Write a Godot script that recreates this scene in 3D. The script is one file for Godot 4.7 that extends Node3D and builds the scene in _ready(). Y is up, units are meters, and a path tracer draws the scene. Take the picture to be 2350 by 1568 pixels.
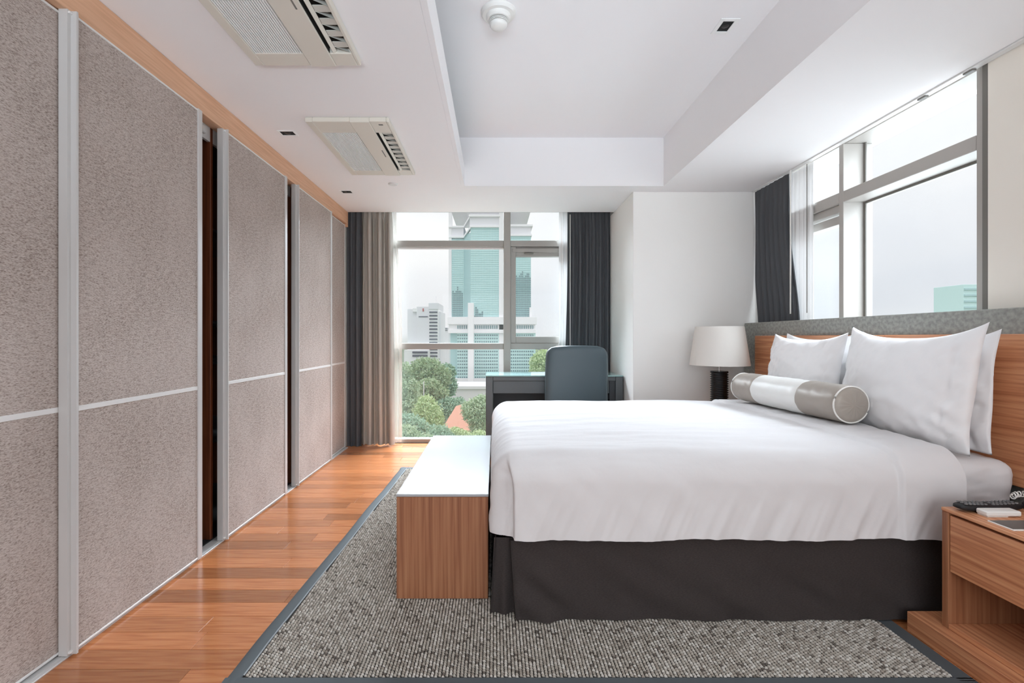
extends Node3D
# A hotel bedroom: sliding-door wardrobe on the left, big bed on the right, corner windows over a city.
# World: x right, y up, the camera looks along -z. P(x, y, d) takes d as the distance in front of the camera.

var rng := RandomNumberGenerator.new()
var used := {}
var M := {}
var CEIL := 2.46
var UPPER := 2.878

# ---------------------------------------------------------------- small helpers
func P(x: float, y: float, d: float) -> Vector3:
	return Vector3(x, y, -d)

func new_st() -> SurfaceTool:
	var st := SurfaceTool.new()
	st.begin(Mesh.PRIMITIVE_TRIANGLES)
	st.set_smooth_group(-1)
	st.set_uv(Vector2.ZERO)
	return st

func tri(st: SurfaceTool, a: Vector3, b: Vector3, c: Vector3, out: Vector3) -> void:
	# front faces run clockwise seen from outside
	if (b - a).cross(c - a).dot(out) > 0.0:
		st.add_vertex(a); st.add_vertex(c); st.add_vertex(b)
	else:
		st.add_vertex(a); st.add_vertex(b); st.add_vertex(c)

func quad(st: SurfaceTool, a: Vector3, b: Vector3, c: Vector3, e: Vector3, out: Vector3) -> void:
	tri(st, a, b, c, out)
	tri(st, a, c, e, out)

# chamfered box between two corners
func bx(st: SurfaceTool, x0: float, x1: float, y0: float, y1: float, d0: float, d1: float, bev := 0.002) -> void:
	var c := P((x0 + x1) * 0.5, (y0 + y1) * 0.5, (d0 + d1) * 0.5)
	var h := Vector3(absf(x1 - x0), absf(y1 - y0), absf(d1 - d0)) * 0.5
	obox(st, Transform3D(Basis(), c), h, bev)

func obox(st: SurfaceTool, t: Transform3D, h: Vector3, bev := 0.002) -> void:
	var b := minf(bev, minf(h.x, minf(h.y, h.z)) * 0.45)
	st.set_smooth_group(-1)
	var ax := [0, 1, 2]
	for a in ax:
		var u: int = (a + 1) % 3
		var v: int = (a + 2) % 3
		for s in [-1.0, 1.0]:
			var n := Vector3.ZERO
			n[a] = s
			var pts := []
			for k in [[-1, -1], [1, -1], [1, 1], [-1, 1]]:
				var p := Vector3.ZERO
				p[a] = s * h[a]
				p[u] = k[0] * (h[u] - b)
				p[v] = k[1] * (h[v] - b)
				pts.append(t * p)
			quad(st, pts[0], pts[1], pts[2], pts[3], t.basis * n)
	if b <= 0.0:
		return
	for a in ax:
		var u: int = (a + 1) % 3
		var v: int = (a + 2) % 3
		for su in [-1.0, 1.0]:
			for sv in [-1.0, 1.0]:
				var n := Vector3.ZERO
				n[u] = su
				n[v] = sv
				var q := []
				for k in [[-1, 0], [1, 0], [1, 1], [-1, 1]]:
					var p := Vector3.ZERO
					p[a] = k[0] * (h[a] - b)
					p[u] = su * (h[u] - (b if k[1] == 1 else 0.0))
					p[v] = sv * (h[v] - (0.0 if k[1] == 1 else b))
					q.append(t * p)
				quad(st, q[0], q[1], q[2], q[3], t.basis * n)
	for sx in [-1.0, 1.0]:
		for sy in [-1.0, 1.0]:
			for sz in [-1.0, 1.0]:
				var p := Vector3(sx * h.x, sy * h.y, sz * h.z)
				tri(st, t * (p - Vector3(0, sy * b, sz * b)), t * (p - Vector3(sx * b, 0, sz * b)), t * (p - Vector3(sx * b, sy * b, 0)), t.basis * Vector3(sx, sy, sz))

# a smooth sheet: f(u, v) with u, v in 0..1
func sheet(st: SurfaceTool, nu: int, nv: int, f: Callable, smooth := 1, flip := false) -> void:
	st.set_smooth_group(smooth)
	var g := []
	for j in nv + 1:
		for i in nu + 1:
			g.append(f.call(float(i) / nu, float(j) / nv))
	for j in nv:
		for i in nu:
			var a: Vector3 = g[j * (nu + 1) + i]
			var b: Vector3 = g[j * (nu + 1) + i + 1]
			var c: Vector3 = g[(j + 1) * (nu + 1) + i + 1]
			var e: Vector3 = g[(j + 1) * (nu + 1) + i]
			var u0 := float(i) / nu
			var u1 := float(i + 1) / nu
			if flip:
				var sw := a
				a = b
				b = sw
				sw = e
				e = c
				c = sw
				var su := u0
				u0 = u1
				u1 = su
			var v0 := float(j) / nv
			var v1 := float(j + 1) / nv
			st.set_uv(Vector2(u0, v0)); st.add_vertex(a)
			st.set_uv(Vector2(u1, v0)); st.add_vertex(b)
			st.set_uv(Vector2(u1, v1)); st.add_vertex(c)
			st.set_uv(Vector2(u0, v0)); st.add_vertex(a)
			st.set_uv(Vector2(u1, v1)); st.add_vertex(c)
			st.set_uv(Vector2(u0, v1)); st.add_vertex(e)

# a profile of (radius, height) turned about the y axis at base c
func lathe(st: SurfaceTool, c: Vector3, prof: Array, n := 32, smooth := 1) -> void:
	for k in prof.size() - 1:
		st.set_smooth_group(smooth + (0 if smooth == 1 else k))
		for i in n:
			var a0 := TAU * i / n
			var a1 := TAU * (i + 1) / n
			var p0: Vector2 = prof[k]
			var p1: Vector2 = prof[k + 1]
			var A := c + Vector3(cos(a0) * p0.x, p0.y, sin(a0) * p0.x)
			var B := c + Vector3(cos(a1) * p0.x, p0.y, sin(a1) * p0.x)
			var C := c + Vector3(cos(a1) * p1.x, p1.y, sin(a1) * p1.x)
			var D := c + Vector3(cos(a0) * p1.x, p1.y, sin(a0) * p1.x)
			if p0.x > 1e-6:
				st.add_vertex(A); st.add_vertex(B); st.add_vertex(C)
			if p1.x > 1e-6:
				st.add_vertex(A); st.add_vertex(C); st.add_vertex(D)

# a round tube along points
func tube(st: SurfaceTool, pts: Array, r: float, n := 10) -> void:
	st.set_smooth_group(1)
	var rings := []
	for k in pts.size():
		var t: Vector3 = (pts[mini(k + 1, pts.size() - 1)] - pts[maxi(k - 1, 0)]).normalized()
		var up := Vector3.UP if absf(t.y) < 0.9 else Vector3.RIGHT
		var u := t.cross(up).normalized()
		var v := t.cross(u).normalized()
		var ring := []
		for i in n:
			ring.append(pts[k] + (u * cos(TAU * i / n) + v * sin(TAU * i / n)) * r)
		rings.append(ring)
	for k in pts.size() - 1:
		for i in n:
			var j := (i + 1) % n
			var mid: Vector3 = (pts[k] + pts[k + 1]) * 0.5
			var a: Vector3 = rings[k][i]
			quad(st, a, rings[k][j], rings[k + 1][j], rings[k + 1][i], (a + rings[k + 1][j]) * 0.5 - mid)
	for e in [0, pts.size() - 1]:
		var out: Vector3 = (pts[e] - pts[1 if e == 0 else e - 1])
		st.set_smooth_group(-1)
		for i in n:
			tri(st, pts[e], rings[e][i], rings[e][(i + 1) % n], out)

# polygon (list of Vector2 as x, d) extruded from y0 to y1
func prism(st: SurfaceTool, poly: Array, y0: float, y1: float) -> void:
	st.set_smooth_group(-1)
	var n := poly.size()
	var pts := PackedVector2Array(poly)
	var idx := Geometry2D.triangulate_polygon(pts)
	for k in range(0, idx.size(), 3):
		for y in [[y0, Vector3.DOWN], [y1, Vector3.UP]]:
			tri(st, P(pts[idx[k]].x, y[0], pts[idx[k]].y), P(pts[idx[k + 1]].x, y[0], pts[idx[k + 1]].y), P(pts[idx[k + 2]].x, y[0], pts[idx[k + 2]].y), y[1])
	var cw := Geometry2D.is_polygon_clockwise(pts)
	for i in n:
		var a := pts[i]
		var b := pts[(i + 1) % n]
		var e := b - a
		var nn := Vector2(e.y, -e.x) * (-1.0 if cw else 1.0)
		quad(st, P(a.x, y0, a.y), P(b.x, y0, b.y), P(b.x, y1, b.y), P(a.x, y1, a.y), P(nn.x, 0, nn.y))

func gpos(n: Node) -> Vector3:
	var p := Vector3.ZERO
	var k := n
	while k != null and k != self and k is Node3D:
		p += k.position
		k = k.get_parent()
	return p

func numbered(called: String) -> String:
	var k: int = used.get(called, 0)
	used[called] = k + 1
	return called if k == 0 else "%s_%03d" % [called, k]

# one named mesh, built in world coordinates
func obj(called: String, st: SurfaceTool, mat: Material, parent: Node3D = null) -> MeshInstance3D:
	st.generate_normals()
	var m := st.commit()
	m.surface_set_material(0, mat)
	return put(called, m, parent)

func put(called: String, m: Mesh, parent: Node3D = null, at := Vector3.ZERO) -> MeshInstance3D:
	var o := MeshInstance3D.new()
	o.mesh = m
	if parent == null:
		o.name = numbered(called)
		add_child(o, true)
		o.position = at
	else:
		o.name = called
		var n := 0
		while parent.has_node(NodePath(o.name)):
			n += 1
			o.name = "%s_%03d" % [called, n]
		parent.add_child(o, true)
		o.position = at - gpos(parent)
	return o

func tag(o: Node, label: String, category := "", group := "", kind := "") -> void:
	o.set_meta("label", label)
	if category != "":
		o.set_meta("category", category)
	if group != "":
		o.set_meta("group", group)
	if kind != "":
		o.set_meta("kind", kind)

func struct(o: Node, label := "", category := "") -> Node:
	o.set_meta("kind", "structure")
	if label != "":
		o.set_meta("label", label)
	if category != "":
		o.set_meta("category", category)
	return o

func base(called: String, at: Vector3, label := "", category := "", group := "") -> Node3D:
	var o := Node3D.new()
	o.name = numbered(called)
	add_child(o, true)
	o.position = at
	if label != "":
		tag(o, label, category, group)
	return o

func copy(o: Node3D, called: String, label: String) -> Node3D:
	var c := o.duplicate()
	c.name = numbered(called)
	add_child(c, true)
	c.set_meta("label", label)
	return c

# ---------------------------------------------------------------- materials
func mat(color: Color, rough := 0.6, metal := 0.0) -> StandardMaterial3D:
	var m := StandardMaterial3D.new()
	m.albedo_color = color
	m.roughness = rough
	m.metallic = metal
	return m

func c8(r: int, g: int, b: int) -> Color:
	return Color(r / 255.0, g / 255.0, b / 255.0)

func noise(seed_: int, freq: float, oct := 4) -> FastNoiseLite:
	var n := FastNoiseLite.new()
	n.seed = seed_
	n.noise_type = FastNoiseLite.TYPE_SIMPLEX_SMOOTH
	n.frequency = freq
	n.fractal_type = FastNoiseLite.FRACTAL_FBM
	n.fractal_octaves = oct
	return n

func grey_image(w: int, h: int, seed_: int, freq: float, oct: int) -> Image:
	var im := noise(seed_, freq, oct).get_seamless_image(w, h)
	im.convert(Image.FORMAT_L8)
	return im

func ramp_tex(im: Image, lo: Color, mid: Color, hi: Color) -> ImageTexture:
	var src := im.get_data()
	var w := im.get_width()
	var h := im.get_height()
	var lut := PackedByteArray()
	lut.resize(768)
	for i in 256:
		var t := i / 255.0
		var c := lo.lerp(mid, t * 2.0) if t < 0.5 else mid.lerp(hi, t * 2.0 - 1.0)
		lut[i * 3] = c.r8
		lut[i * 3 + 1] = c.g8
		lut[i * 3 + 2] = c.b8
	var out := PackedByteArray()
	out.resize(w * h * 3)
	for i in w * h:
		var k: int = src[i] * 3
		out[i * 3] = lut[k]
		out[i * 3 + 1] = lut[k + 1]
		out[i * 3 + 2] = lut[k + 2]
	return ImageTexture.create_from_image(Image.create_from_data(w, h, false, Image.FORMAT_RGB8, out))

func grey_tex(im: Image) -> ImageTexture:
	return ImageTexture.create_from_image(im)

func tri_tex(m: StandardMaterial3D, tex: Texture2D, scale_: Vector3, world := false) -> void:
	m.albedo_texture = tex
	m.uv1_triplanar = true
	m.uv1_world_triplanar = world
	m.uv1_triplanar_sharpness = 8.0
	m.uv1_scale = scale_

func bump(m: StandardMaterial3D, tex: Texture2D, cm: float) -> void:
	m.heightmap_enabled = true
	m.heightmap_texture = tex
	m.heightmap_scale = cm

func door_fabric_image() -> ImageTexture:
	var w := 1024
	var h := 2048
	var a := noise(11, 0.30, 2).get_image(256, 2048)
	a.resize(w, h, Image.INTERPOLATE_CUBIC)
	var b := noise(12, 0.16, 2).get_image(128, 1536)
	b.resize(w, h, Image.INTERPOLATE_CUBIC)
	var c := noise(13, 0.40, 1).get_image(768, 2048)
	c.resize(w, h, Image.INTERPOLATE_CUBIC)
	var e := noise(14, 0.02, 3).get_image(128, 256)
	e.resize(w, h, Image.INTERPOLATE_CUBIC)
	a.convert(Image.FORMAT_L8); b.convert(Image.FORMAT_L8); c.convert(Image.FORMAT_L8); e.convert(Image.FORMAT_L8)
	var da := a.get_data()
	var db := b.get_data()
	var dc := c.get_data()
	var de := e.get_data()
	var mixed := PackedByteArray()
	mixed.resize(w * h)
	for i in w * h:
		mixed[i] = clampi(int((da[i] - 128) * 0.85 + (db[i] - 128) * 0.38 + (dc[i] - 128) * 0.40 + (de[i] - 128) * 0.14 + 142), 0, 255)
	var im := Image.create_from_data(w, h, false, Image.FORMAT_L8, mixed)
	return ramp_tex(im, c8(104, 88, 80), c8(178, 164, 156), c8(206, 195, 189))

func make_materials() -> void:
	M.white_wall = mat(c8(242, 239, 236), 0.9)
	M.ceiling = mat(c8(248, 245, 245), 0.95)
	M.cream = mat(c8(250, 243, 232), 0.85)
	M.column = mat(c8(250, 247, 243), 0.85)
	var wn := grey_image(512, 512, 21, 0.016, 5)
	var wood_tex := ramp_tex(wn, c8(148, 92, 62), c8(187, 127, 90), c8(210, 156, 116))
	M.wood_v = mat(Color(0.86, 0.84, 0.83), 0.45)          # grain upright; same veneer as the headboard, darkened to offset brighter light
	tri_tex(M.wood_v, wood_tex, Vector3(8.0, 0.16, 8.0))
	M.wood_d = mat(Color.WHITE, 0.42)          # grain along z; same veneer, lightened to make up for dimmer light
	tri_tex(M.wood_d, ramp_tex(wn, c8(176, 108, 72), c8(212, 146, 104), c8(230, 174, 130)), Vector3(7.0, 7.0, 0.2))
	M.wood_dark = mat(c8(150, 120, 100), 0.5)
	tri_tex(M.wood_dark, wood_tex, Vector3(6.0, 0.2, 6.0))
	var fas := ramp_tex(wn, c8(206, 158, 124), c8(220, 172, 138), c8(230, 186, 154))
	M.fascia = mat(Color.WHITE, 0.45)
	tri_tex(M.fascia, fas, Vector3(5.0, 7.0, 0.3))
	# floor boards, several tones
	var pn := grey_image(512, 512, 31, 0.014, 5)
	var plank_tex := ramp_tex(pn, c8(182, 110, 68), c8(206, 134, 87), c8(216, 148, 99))
	M.planks = []
	for t in [1.0, 0.94, 0.88, 1.0, 0.80, 0.97]:
		var m := mat(Color(t, t * 0.985, t * 0.97), 0.24)
		tri_tex(m, plank_tex, Vector3(0.5, 8.0, 8.0), true)
		m.uv1_offset = Vector3(t * 7.0, 0, t * 3.0)
		m.clearcoat_enabled = true
		m.clearcoat = 0.35
		m.clearcoat_roughness = 0.12
		M.planks.append(m)
	M.underfloor = mat(c8(96, 58, 38), 0.6)
	M.door_fabric = mat(Color.WHITE, 0.95)
	M.door_fabric.albedo_texture = door_fabric_image()
	M.alu = mat(c8(206, 203, 201), 0.4, 0.12)
	M.alu_light = mat(c8(232, 230, 228), 0.4, 0.1)
	M.frame = mat(c8(164, 160, 154), 0.45, 0.12)  # frame metal darkened to imitate its backlit look
	M.frame_light = mat(c8(186, 181, 175), 0.45, 0.1)  # same frame metal, paler where the right window catches more light
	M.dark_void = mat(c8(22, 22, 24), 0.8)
	M.glass = mat(Color(0.92, 0.97, 0.97, 0.05), 0.02)
	M.glass.metallic_specular = 0.16
	M.glass.transparency = BaseMaterial3D.TRANSPARENCY_ALPHA
	# cloth
	var weave := grey_tex(grey_image(256, 256, 41, 0.12, 2))
	M.linen = mat(c8(226, 223, 223), 0.85)
	tri_tex(M.linen, null, Vector3(3, 3, 3))
	bump(M.linen, grey_tex(grey_image(512, 512, 42, 0.02, 3)), 0.03)
	M.pillow_linen = mat(c8(246, 244, 244), 0.85)  # linen brightened to offset the weaker light on the pillows
	tri_tex(M.pillow_linen, null, Vector3(3, 3, 3))
	bump(M.pillow_linen, M.linen.heightmap_texture, 0.03)
	M.skirt = mat(c8(62, 54, 52), 0.9)
	tri_tex(M.skirt, ramp_tex(grey_image(256, 256, 43, 0.1, 3), c8(200, 200, 200), c8(232, 232, 232), Color.WHITE), Vector3(3, 9, 3))
	M.silk = mat(c8(168, 158, 148), 0.42, 0.1)
	M.silk_white = mat(c8(236, 234, 230), 0.4)
	M.piping = mat(c8(240, 236, 230), 0.6)
	M.dark_curtain = mat(c8(82, 84, 88), 0.8)
	M.beige_curtain = mat(c8(188, 182, 174), 0.9)
	M.beige_curtain.backlight_enabled = true
	M.beige_curtain.backlight = Color(0.25, 0.24, 0.22)
	M.sheer = mat(Color(0.93, 0.92, 0.9, 0.5), 0.9)
	M.sheer.transparency = BaseMaterial3D.TRANSPARENCY_ALPHA
	M.sheer_soft = mat(Color(0.95, 0.945, 0.94, 0.82), 0.9)
	M.sheer_soft.transparency = BaseMaterial3D.TRANSPARENCY_ALPHA
	M.sheer_soft.backlight_enabled = true
	M.sheer_soft.backlight = Color(0.5, 0.5, 0.5)
	M.hb_fabric = mat(Color.WHITE, 0.85)
	tri_tex(M.hb_fabric, ramp_tex(grey_image(512, 512, 44, 0.03, 5), c8(134, 135, 130), c8(156, 157, 151), c8(176, 177, 170)), Vector3(2.2, 2.2, 2.2))
	M.bench_top = mat(c8(180, 182, 185), 0.25)
	M.bench_top.clearcoat_enabled = true
	M.bench_top.clearcoat = 0.5
	M.bench_top.clearcoat_roughness = 0.08
	M.desk = mat(c8(88, 92, 94), 0.4)
	M.desk_dark = mat(c8(60, 63, 66), 0.5)
	M.desk_glass = mat(c8(150, 180, 178), 0.04, 0.1)
	M.leather = mat(c8(78, 92, 98), 0.38)
	M.black_gloss = mat(c8(22, 21, 22), 0.22)
	M.black_matt = mat(c8(24, 25, 28), 0.55)
	M.chrome = mat(c8(205, 205, 205), 0.18, 0.9)
	M.shade = mat(c8(240, 235, 228), 0.85)
	M.shade.backlight_enabled = true
	M.shade.backlight = Color(0.3, 0.29, 0.27)
	M.plastic_white = mat(c8(236, 233, 228), 0.45)
	M.ac_panel = mat(c8(226, 220, 208), 0.5)
	M.ac_grille = mat(c8(246, 245, 243), 0.5)
	M.ac_vane = mat(c8(206, 203, 194), 0.5)
	M.ac_dark = mat(c8(46, 42, 38), 0.8)
	M.grey_mark = mat(c8(120, 116, 110), 0.5)
	M.rug_base = mat(c8(48, 43, 39), 0.98)
	M.rug_border = mat(c8(84, 90, 93), 0.8)
	M.rug_seam = mat(c8(150, 155, 158), 0.8)
	M.rug_loop = mat(Color.WHITE, 0.95)
	M.rug_loop.vertex_color_use_as_albedo = true
	# outside: glass, leaves and roof paled to imitate haze and glare
	M.stone_white = mat(c8(250, 248, 250), 0.8)
	M.stone_grey = mat(c8(240, 238, 243), 0.8)
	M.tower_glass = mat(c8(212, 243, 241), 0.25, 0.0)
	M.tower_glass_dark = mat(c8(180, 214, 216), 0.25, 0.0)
	M.tower_grid = mat(c8(172, 212, 214), 0.5)
	M.win_dark = mat(c8(118, 148, 152), 0.3)
	M.band_dark = mat(c8(96, 98, 112), 0.4)
	M.ground = mat(c8(120, 134, 112), 0.95)
	M.roof_tile = mat(c8(238, 180, 158), 0.85)
	M.bark = mat(c8(96, 84, 70), 0.9)
	M.red_mark = mat(c8(190, 90, 90), 0.7)
	M.leafs = []
	for c in [c8(186, 206, 170), c8(178, 208, 184), c8(210, 228, 180), c8(196, 216, 184), c8(164, 198, 174)]:
		var m := mat(c, 0.8)
		m.backlight_enabled = true
		m.backlight = Color(0.25, 0.3, 0.18)
		M.leafs.append(m)

# ---------------------------------------------------------------- sky
func sky_panorama() -> Image:
	var w := 512
	var h := 256
	var im := Image.create(w, h, false, Image.FORMAT_RGBF)
	var n := noise(7, 0.9, 5)
	for y in h:
		var el := (0.5 - (y + 0.5) / h) * PI
		for x in w:
			var az := (x + 0.5) / w * TAU
			var c := Color(0.55, 0.56, 0.55)
			if el > 0.0:
				var dir := Vector3(cos(az) * cos(el), sin(el) * 2.2, sin(az) * cos(el))
				var k := n.get_noise_3dv(dir * 1.6)
				var L := 0.76 + 0.72 * sin(el)
				var t := clampf(0.5 + k * 1.3, 0.0, 1.0)
				c = Color(0.90, 0.935, 1.0).lerp(Color(1.0, 1.0, 1.0), t) * (L * (0.93 + 0.10 * t))
			im.set_pixel(x, y, c)
	return im

func area(called: String, at: Vector3, yaw: float, pitch: float, size: Vector2, energy: float, col: Color) -> void:
	var l := AreaLight3D.new()
	l.name = called
	l.area_size = size
	l.area_normalize_energy = true
	l.light_energy = energy
	l.light_color = col
	l.shadow_enabled = true
	l.set("area_range", 14.0)
	add_child(l, true)
	l.position = at
	l.rotation = Vector3(pitch, yaw, 0)

# ---------------------------------------------------------------- scene
func _ready() -> void:
	rng.seed = 20
	# camera: level, lens shifted a little, about 17 mm on full frame
	var cam := Camera3D.new()
	cam.name = "camera"
	cam.projection = Camera3D.PROJECTION_FRUSTUM
	cam.near = 0.05
	cam.far = 4000.0
	cam.size = 0.05 * 1568.0 / 1120.0
	cam.frustum_offset = Vector2(39.0 / 1120.0 * 0.05, -9.0 / 1120.0 * 0.05)
	add_child(cam, true)
	cam.position = Vector3(0, 1.15, 0)
	cam.current = true
	# overcast daylight
	var env := Environment.new()
	env.background_mode = Environment.BG_SKY
	var sky := Sky.new()
	var pano := PanoramaSkyMaterial.new()
	pano.panorama = ImageTexture.create_from_image(sky_panorama())
	sky.sky_material = pano
	env.sky = sky
	env.tonemap_mode = Environment.TONE_MAPPER_LINEAR
	env.tonemap_exposure = 1.11
	env.sdfgi_enabled = true
	env.ssao_enabled = true
	env.ssil_enabled = true
	var we := WorldEnvironment.new()
	we.name = "world_environment"
	we.environment = env
	add_child(we, true)
	# added area lights outside the windows, boosting daylight beyond what the sky gives
	area("daylight_boost_back_high", P(-0.2, 4.6, 8.2), PI, -0.80, Vector2(5.0, 3.0), 245.0, Color(0.90, 0.955, 1.0))
	area("daylight_boost_right_high", P(5.6, 4.4, 3.1), PI / 2, -0.80, Vector2(5.0, 3.0), 85.0, Color(0.90, 0.955, 1.0))
	# uplights added below the windows to brighten the ceiling
	area("added_uplight_back", P(-0.2, -4.5, 14.0), PI, 0.45, Vector2(10.0, 5.0), 30.0, Color(0.84, 0.93, 1.0))
	area("added_uplight_front", P(0.2, -4.5, -11.5), 0.0, 0.45, Vector2(10.0, 5.0), 350.0, Color(0.86, 0.94, 1.0))
	area("daylight_boost_right", P(2.72, 1.86, 3.3), PI / 2, 0.0, Vector2(1.8, 1.15), 2.4, Color(0.90, 0.955, 1.0))  # added just outside the right window to strengthen its daylight
	area("added_fill_front", P(0.2, 1.35, -2.7), 0.0, 0.0, Vector2(3.3, 2.0), 7.3, Color(0.95, 0.975, 1.0))  # fill added behind the camera for the near side of the bed
	make_materials()
	build_shell()
	build_floor()
	build_windows()
	build_wardrobe()
	build_bed()
	build_furniture()
	build_rug()
	build_curtains()
	build_ceiling_things()
	build_small_things()
	build_outside()

# ---------------------------------------------------------------- room shell
func build_shell() -> void:
	var st := new_st()
	# lower ceiling round the raised middle
	bx(st, -1.10, -0.2935, CEIL, CEIL + 0.035, -2.4, 4.216, 0.0)          # left field, its edge is the cove floor
	bx(st, -0.2935, -0.2635, CEIL, CEIL + 0.173, -2.4, 4.216, 0.002)     # cove lip
	bx(st, -2.4, 2.30, CEIL, CEIL + 0.46, 4.216, 5.094, 0.0)             # far field
	bx(st, 1.457, 2.30, CEIL, CEIL + 0.46, -2.4, 4.216, 0.0)             # beam along the right windows
	bx(st, -2.4, 2.75, UPPER, UPPER + 0.12, -2.4, 5.6, 0.0)              # raised ceiling
	bx(st, -2.4, -1.10, CEIL, UPPER, -2.4, 4.216, 0.0)
	bx(st, -2.4, 2.30, 2.60, 2.64, 5.094, 5.45, 0.0)                     # top of the curtain pocket
	bx(st, 2.30, 2.62, 2.475, UPPER, -2.4, 5.45, 0.0)                    # over the right windows
	struct(obj("ceiling", st, M.ceiling), "white ceiling stepping up to a raised field with a cove lip", "ceiling")
	# walls
	st = new_st()
	bx(st, -2.40, -2.25, -0.05, UPPER, -2.4, 5.6, 0.0)
	bx(st, -2.25, -1.575, 0.0, 2.6, 5.112, 5.45, 0.0)
	struct(obj("wall_left", st, M.white_wall), "white wall behind the wardrobe", "wall")
	st = new_st()
	bx(st, -1.575, -1.30, 0.0, 2.6, 5.32, 5.45, 0.0)
	bx(st, 0.98, 2.6, 0.0, 2.6, 5.32, 5.45, 0.0)
	bx(st, -2.4, 2.6, 2.60, UPPER, 5.32, 5.6, 0.0)
	bx(st, -1.4, 1.1, -0.25, -0.005, 5.32, 5.6, 0.0)
	struct(obj("wall_back", st, M.white_wall), "white wall around the tall back window", "wall")
	st = new_st()
	bx(st, 1.2397, 2.32, 0.0, CEIL - 0.0005, 4.38, 5.3, 0.003)
	bx(st, 2.32, 2.62, 0.0, CEIL + 0.1, 4.38, 5.45, 0.0)
	struct(obj("wall_column", st, M.column), "off-white square column in the corner behind the lamp", "column")
	st = new_st()
	bx(st, 2.34, 2.56, 0.0, 1.25, 2.319, 4.38, 0.0)                      # below the window
	bx(st, 2.34, 2.56, 0.0, 2.475, -2.4, 2.319, 0.002)                   # cream wall beside it
	struct(obj("wall_right", st, M.cream), "cream wall beside and below the right window", "wall")
	st = new_st()
	bx(st, -2.4, -1.5, 0.0, UPPER, -2.55, -2.4, 0.0)
	bx(st, 1.9, 2.6, 0.0, UPPER, -2.55, -2.4, 0.0)
	bx(st, -1.5, 1.9, 0.0, 0.3, -2.55, -2.4, 0.0)
	bx(st, -1.5, 1.9, 2.4, UPPER, -2.55, -2.4, 0.0)
	struct(obj("wall_front", st, M.white_wall), "white wall behind the camera with a wide opening added for fill light", "wall")

func build_floor() -> void:
	var st := new_st()
	bx(st, -2.4, 2.6, -0.2, -0.012, -2.4, 5.32, 0.0)
	bx(st, -2.4, 2.6, -0.012, -0.001, -2.4, 1.16, 0.0)
	bx(st, -2.4, -1.62, -0.012, -0.001, 1.16, 5.32, 0.0)
	var fl := obj("floor", st, M.underfloor)
	struct(fl, "glossy reddish brown wooden floor of narrow boards", "floor")
	var w := 0.1065
	var meshes := []
	for L in [0.62, 0.86, 1.1, 0.4]:
		var s := new_st()
		obox(s, Transform3D(), Vector3(L * 0.5 - 0.0006, 0.006, w * 0.5 - 0.0006), 0.0012)
		s.generate_normals()
		meshes.append([L, s.commit()])
	var d := 1.16
	var row := 0
	while d < 5.30:
		var x := -1.62 - rng.randf() * 0.35
		while x < 2.3:
			var pick = meshes[rng.randi() % 3]
			if x + pick[0] > 2.36:
				pick = meshes[3]
				if x + 0.4 > 2.5:
					break
			var mid: float = x + pick[0] * 0.5
			# boards wholly under the bed or the nightstand cannot be seen
			if not (mid > 0.7 and d > 2.1 and d < 3.5):
				var o := put("plank", pick[1], fl, P(mid, -0.006, d + w * 0.5))
				o.material_override = null
				o.set_surface_override_material(0, M.planks[rng.randi() % M.planks.size()])
			x += pick[0]
		d += w
		row += 1

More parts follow.
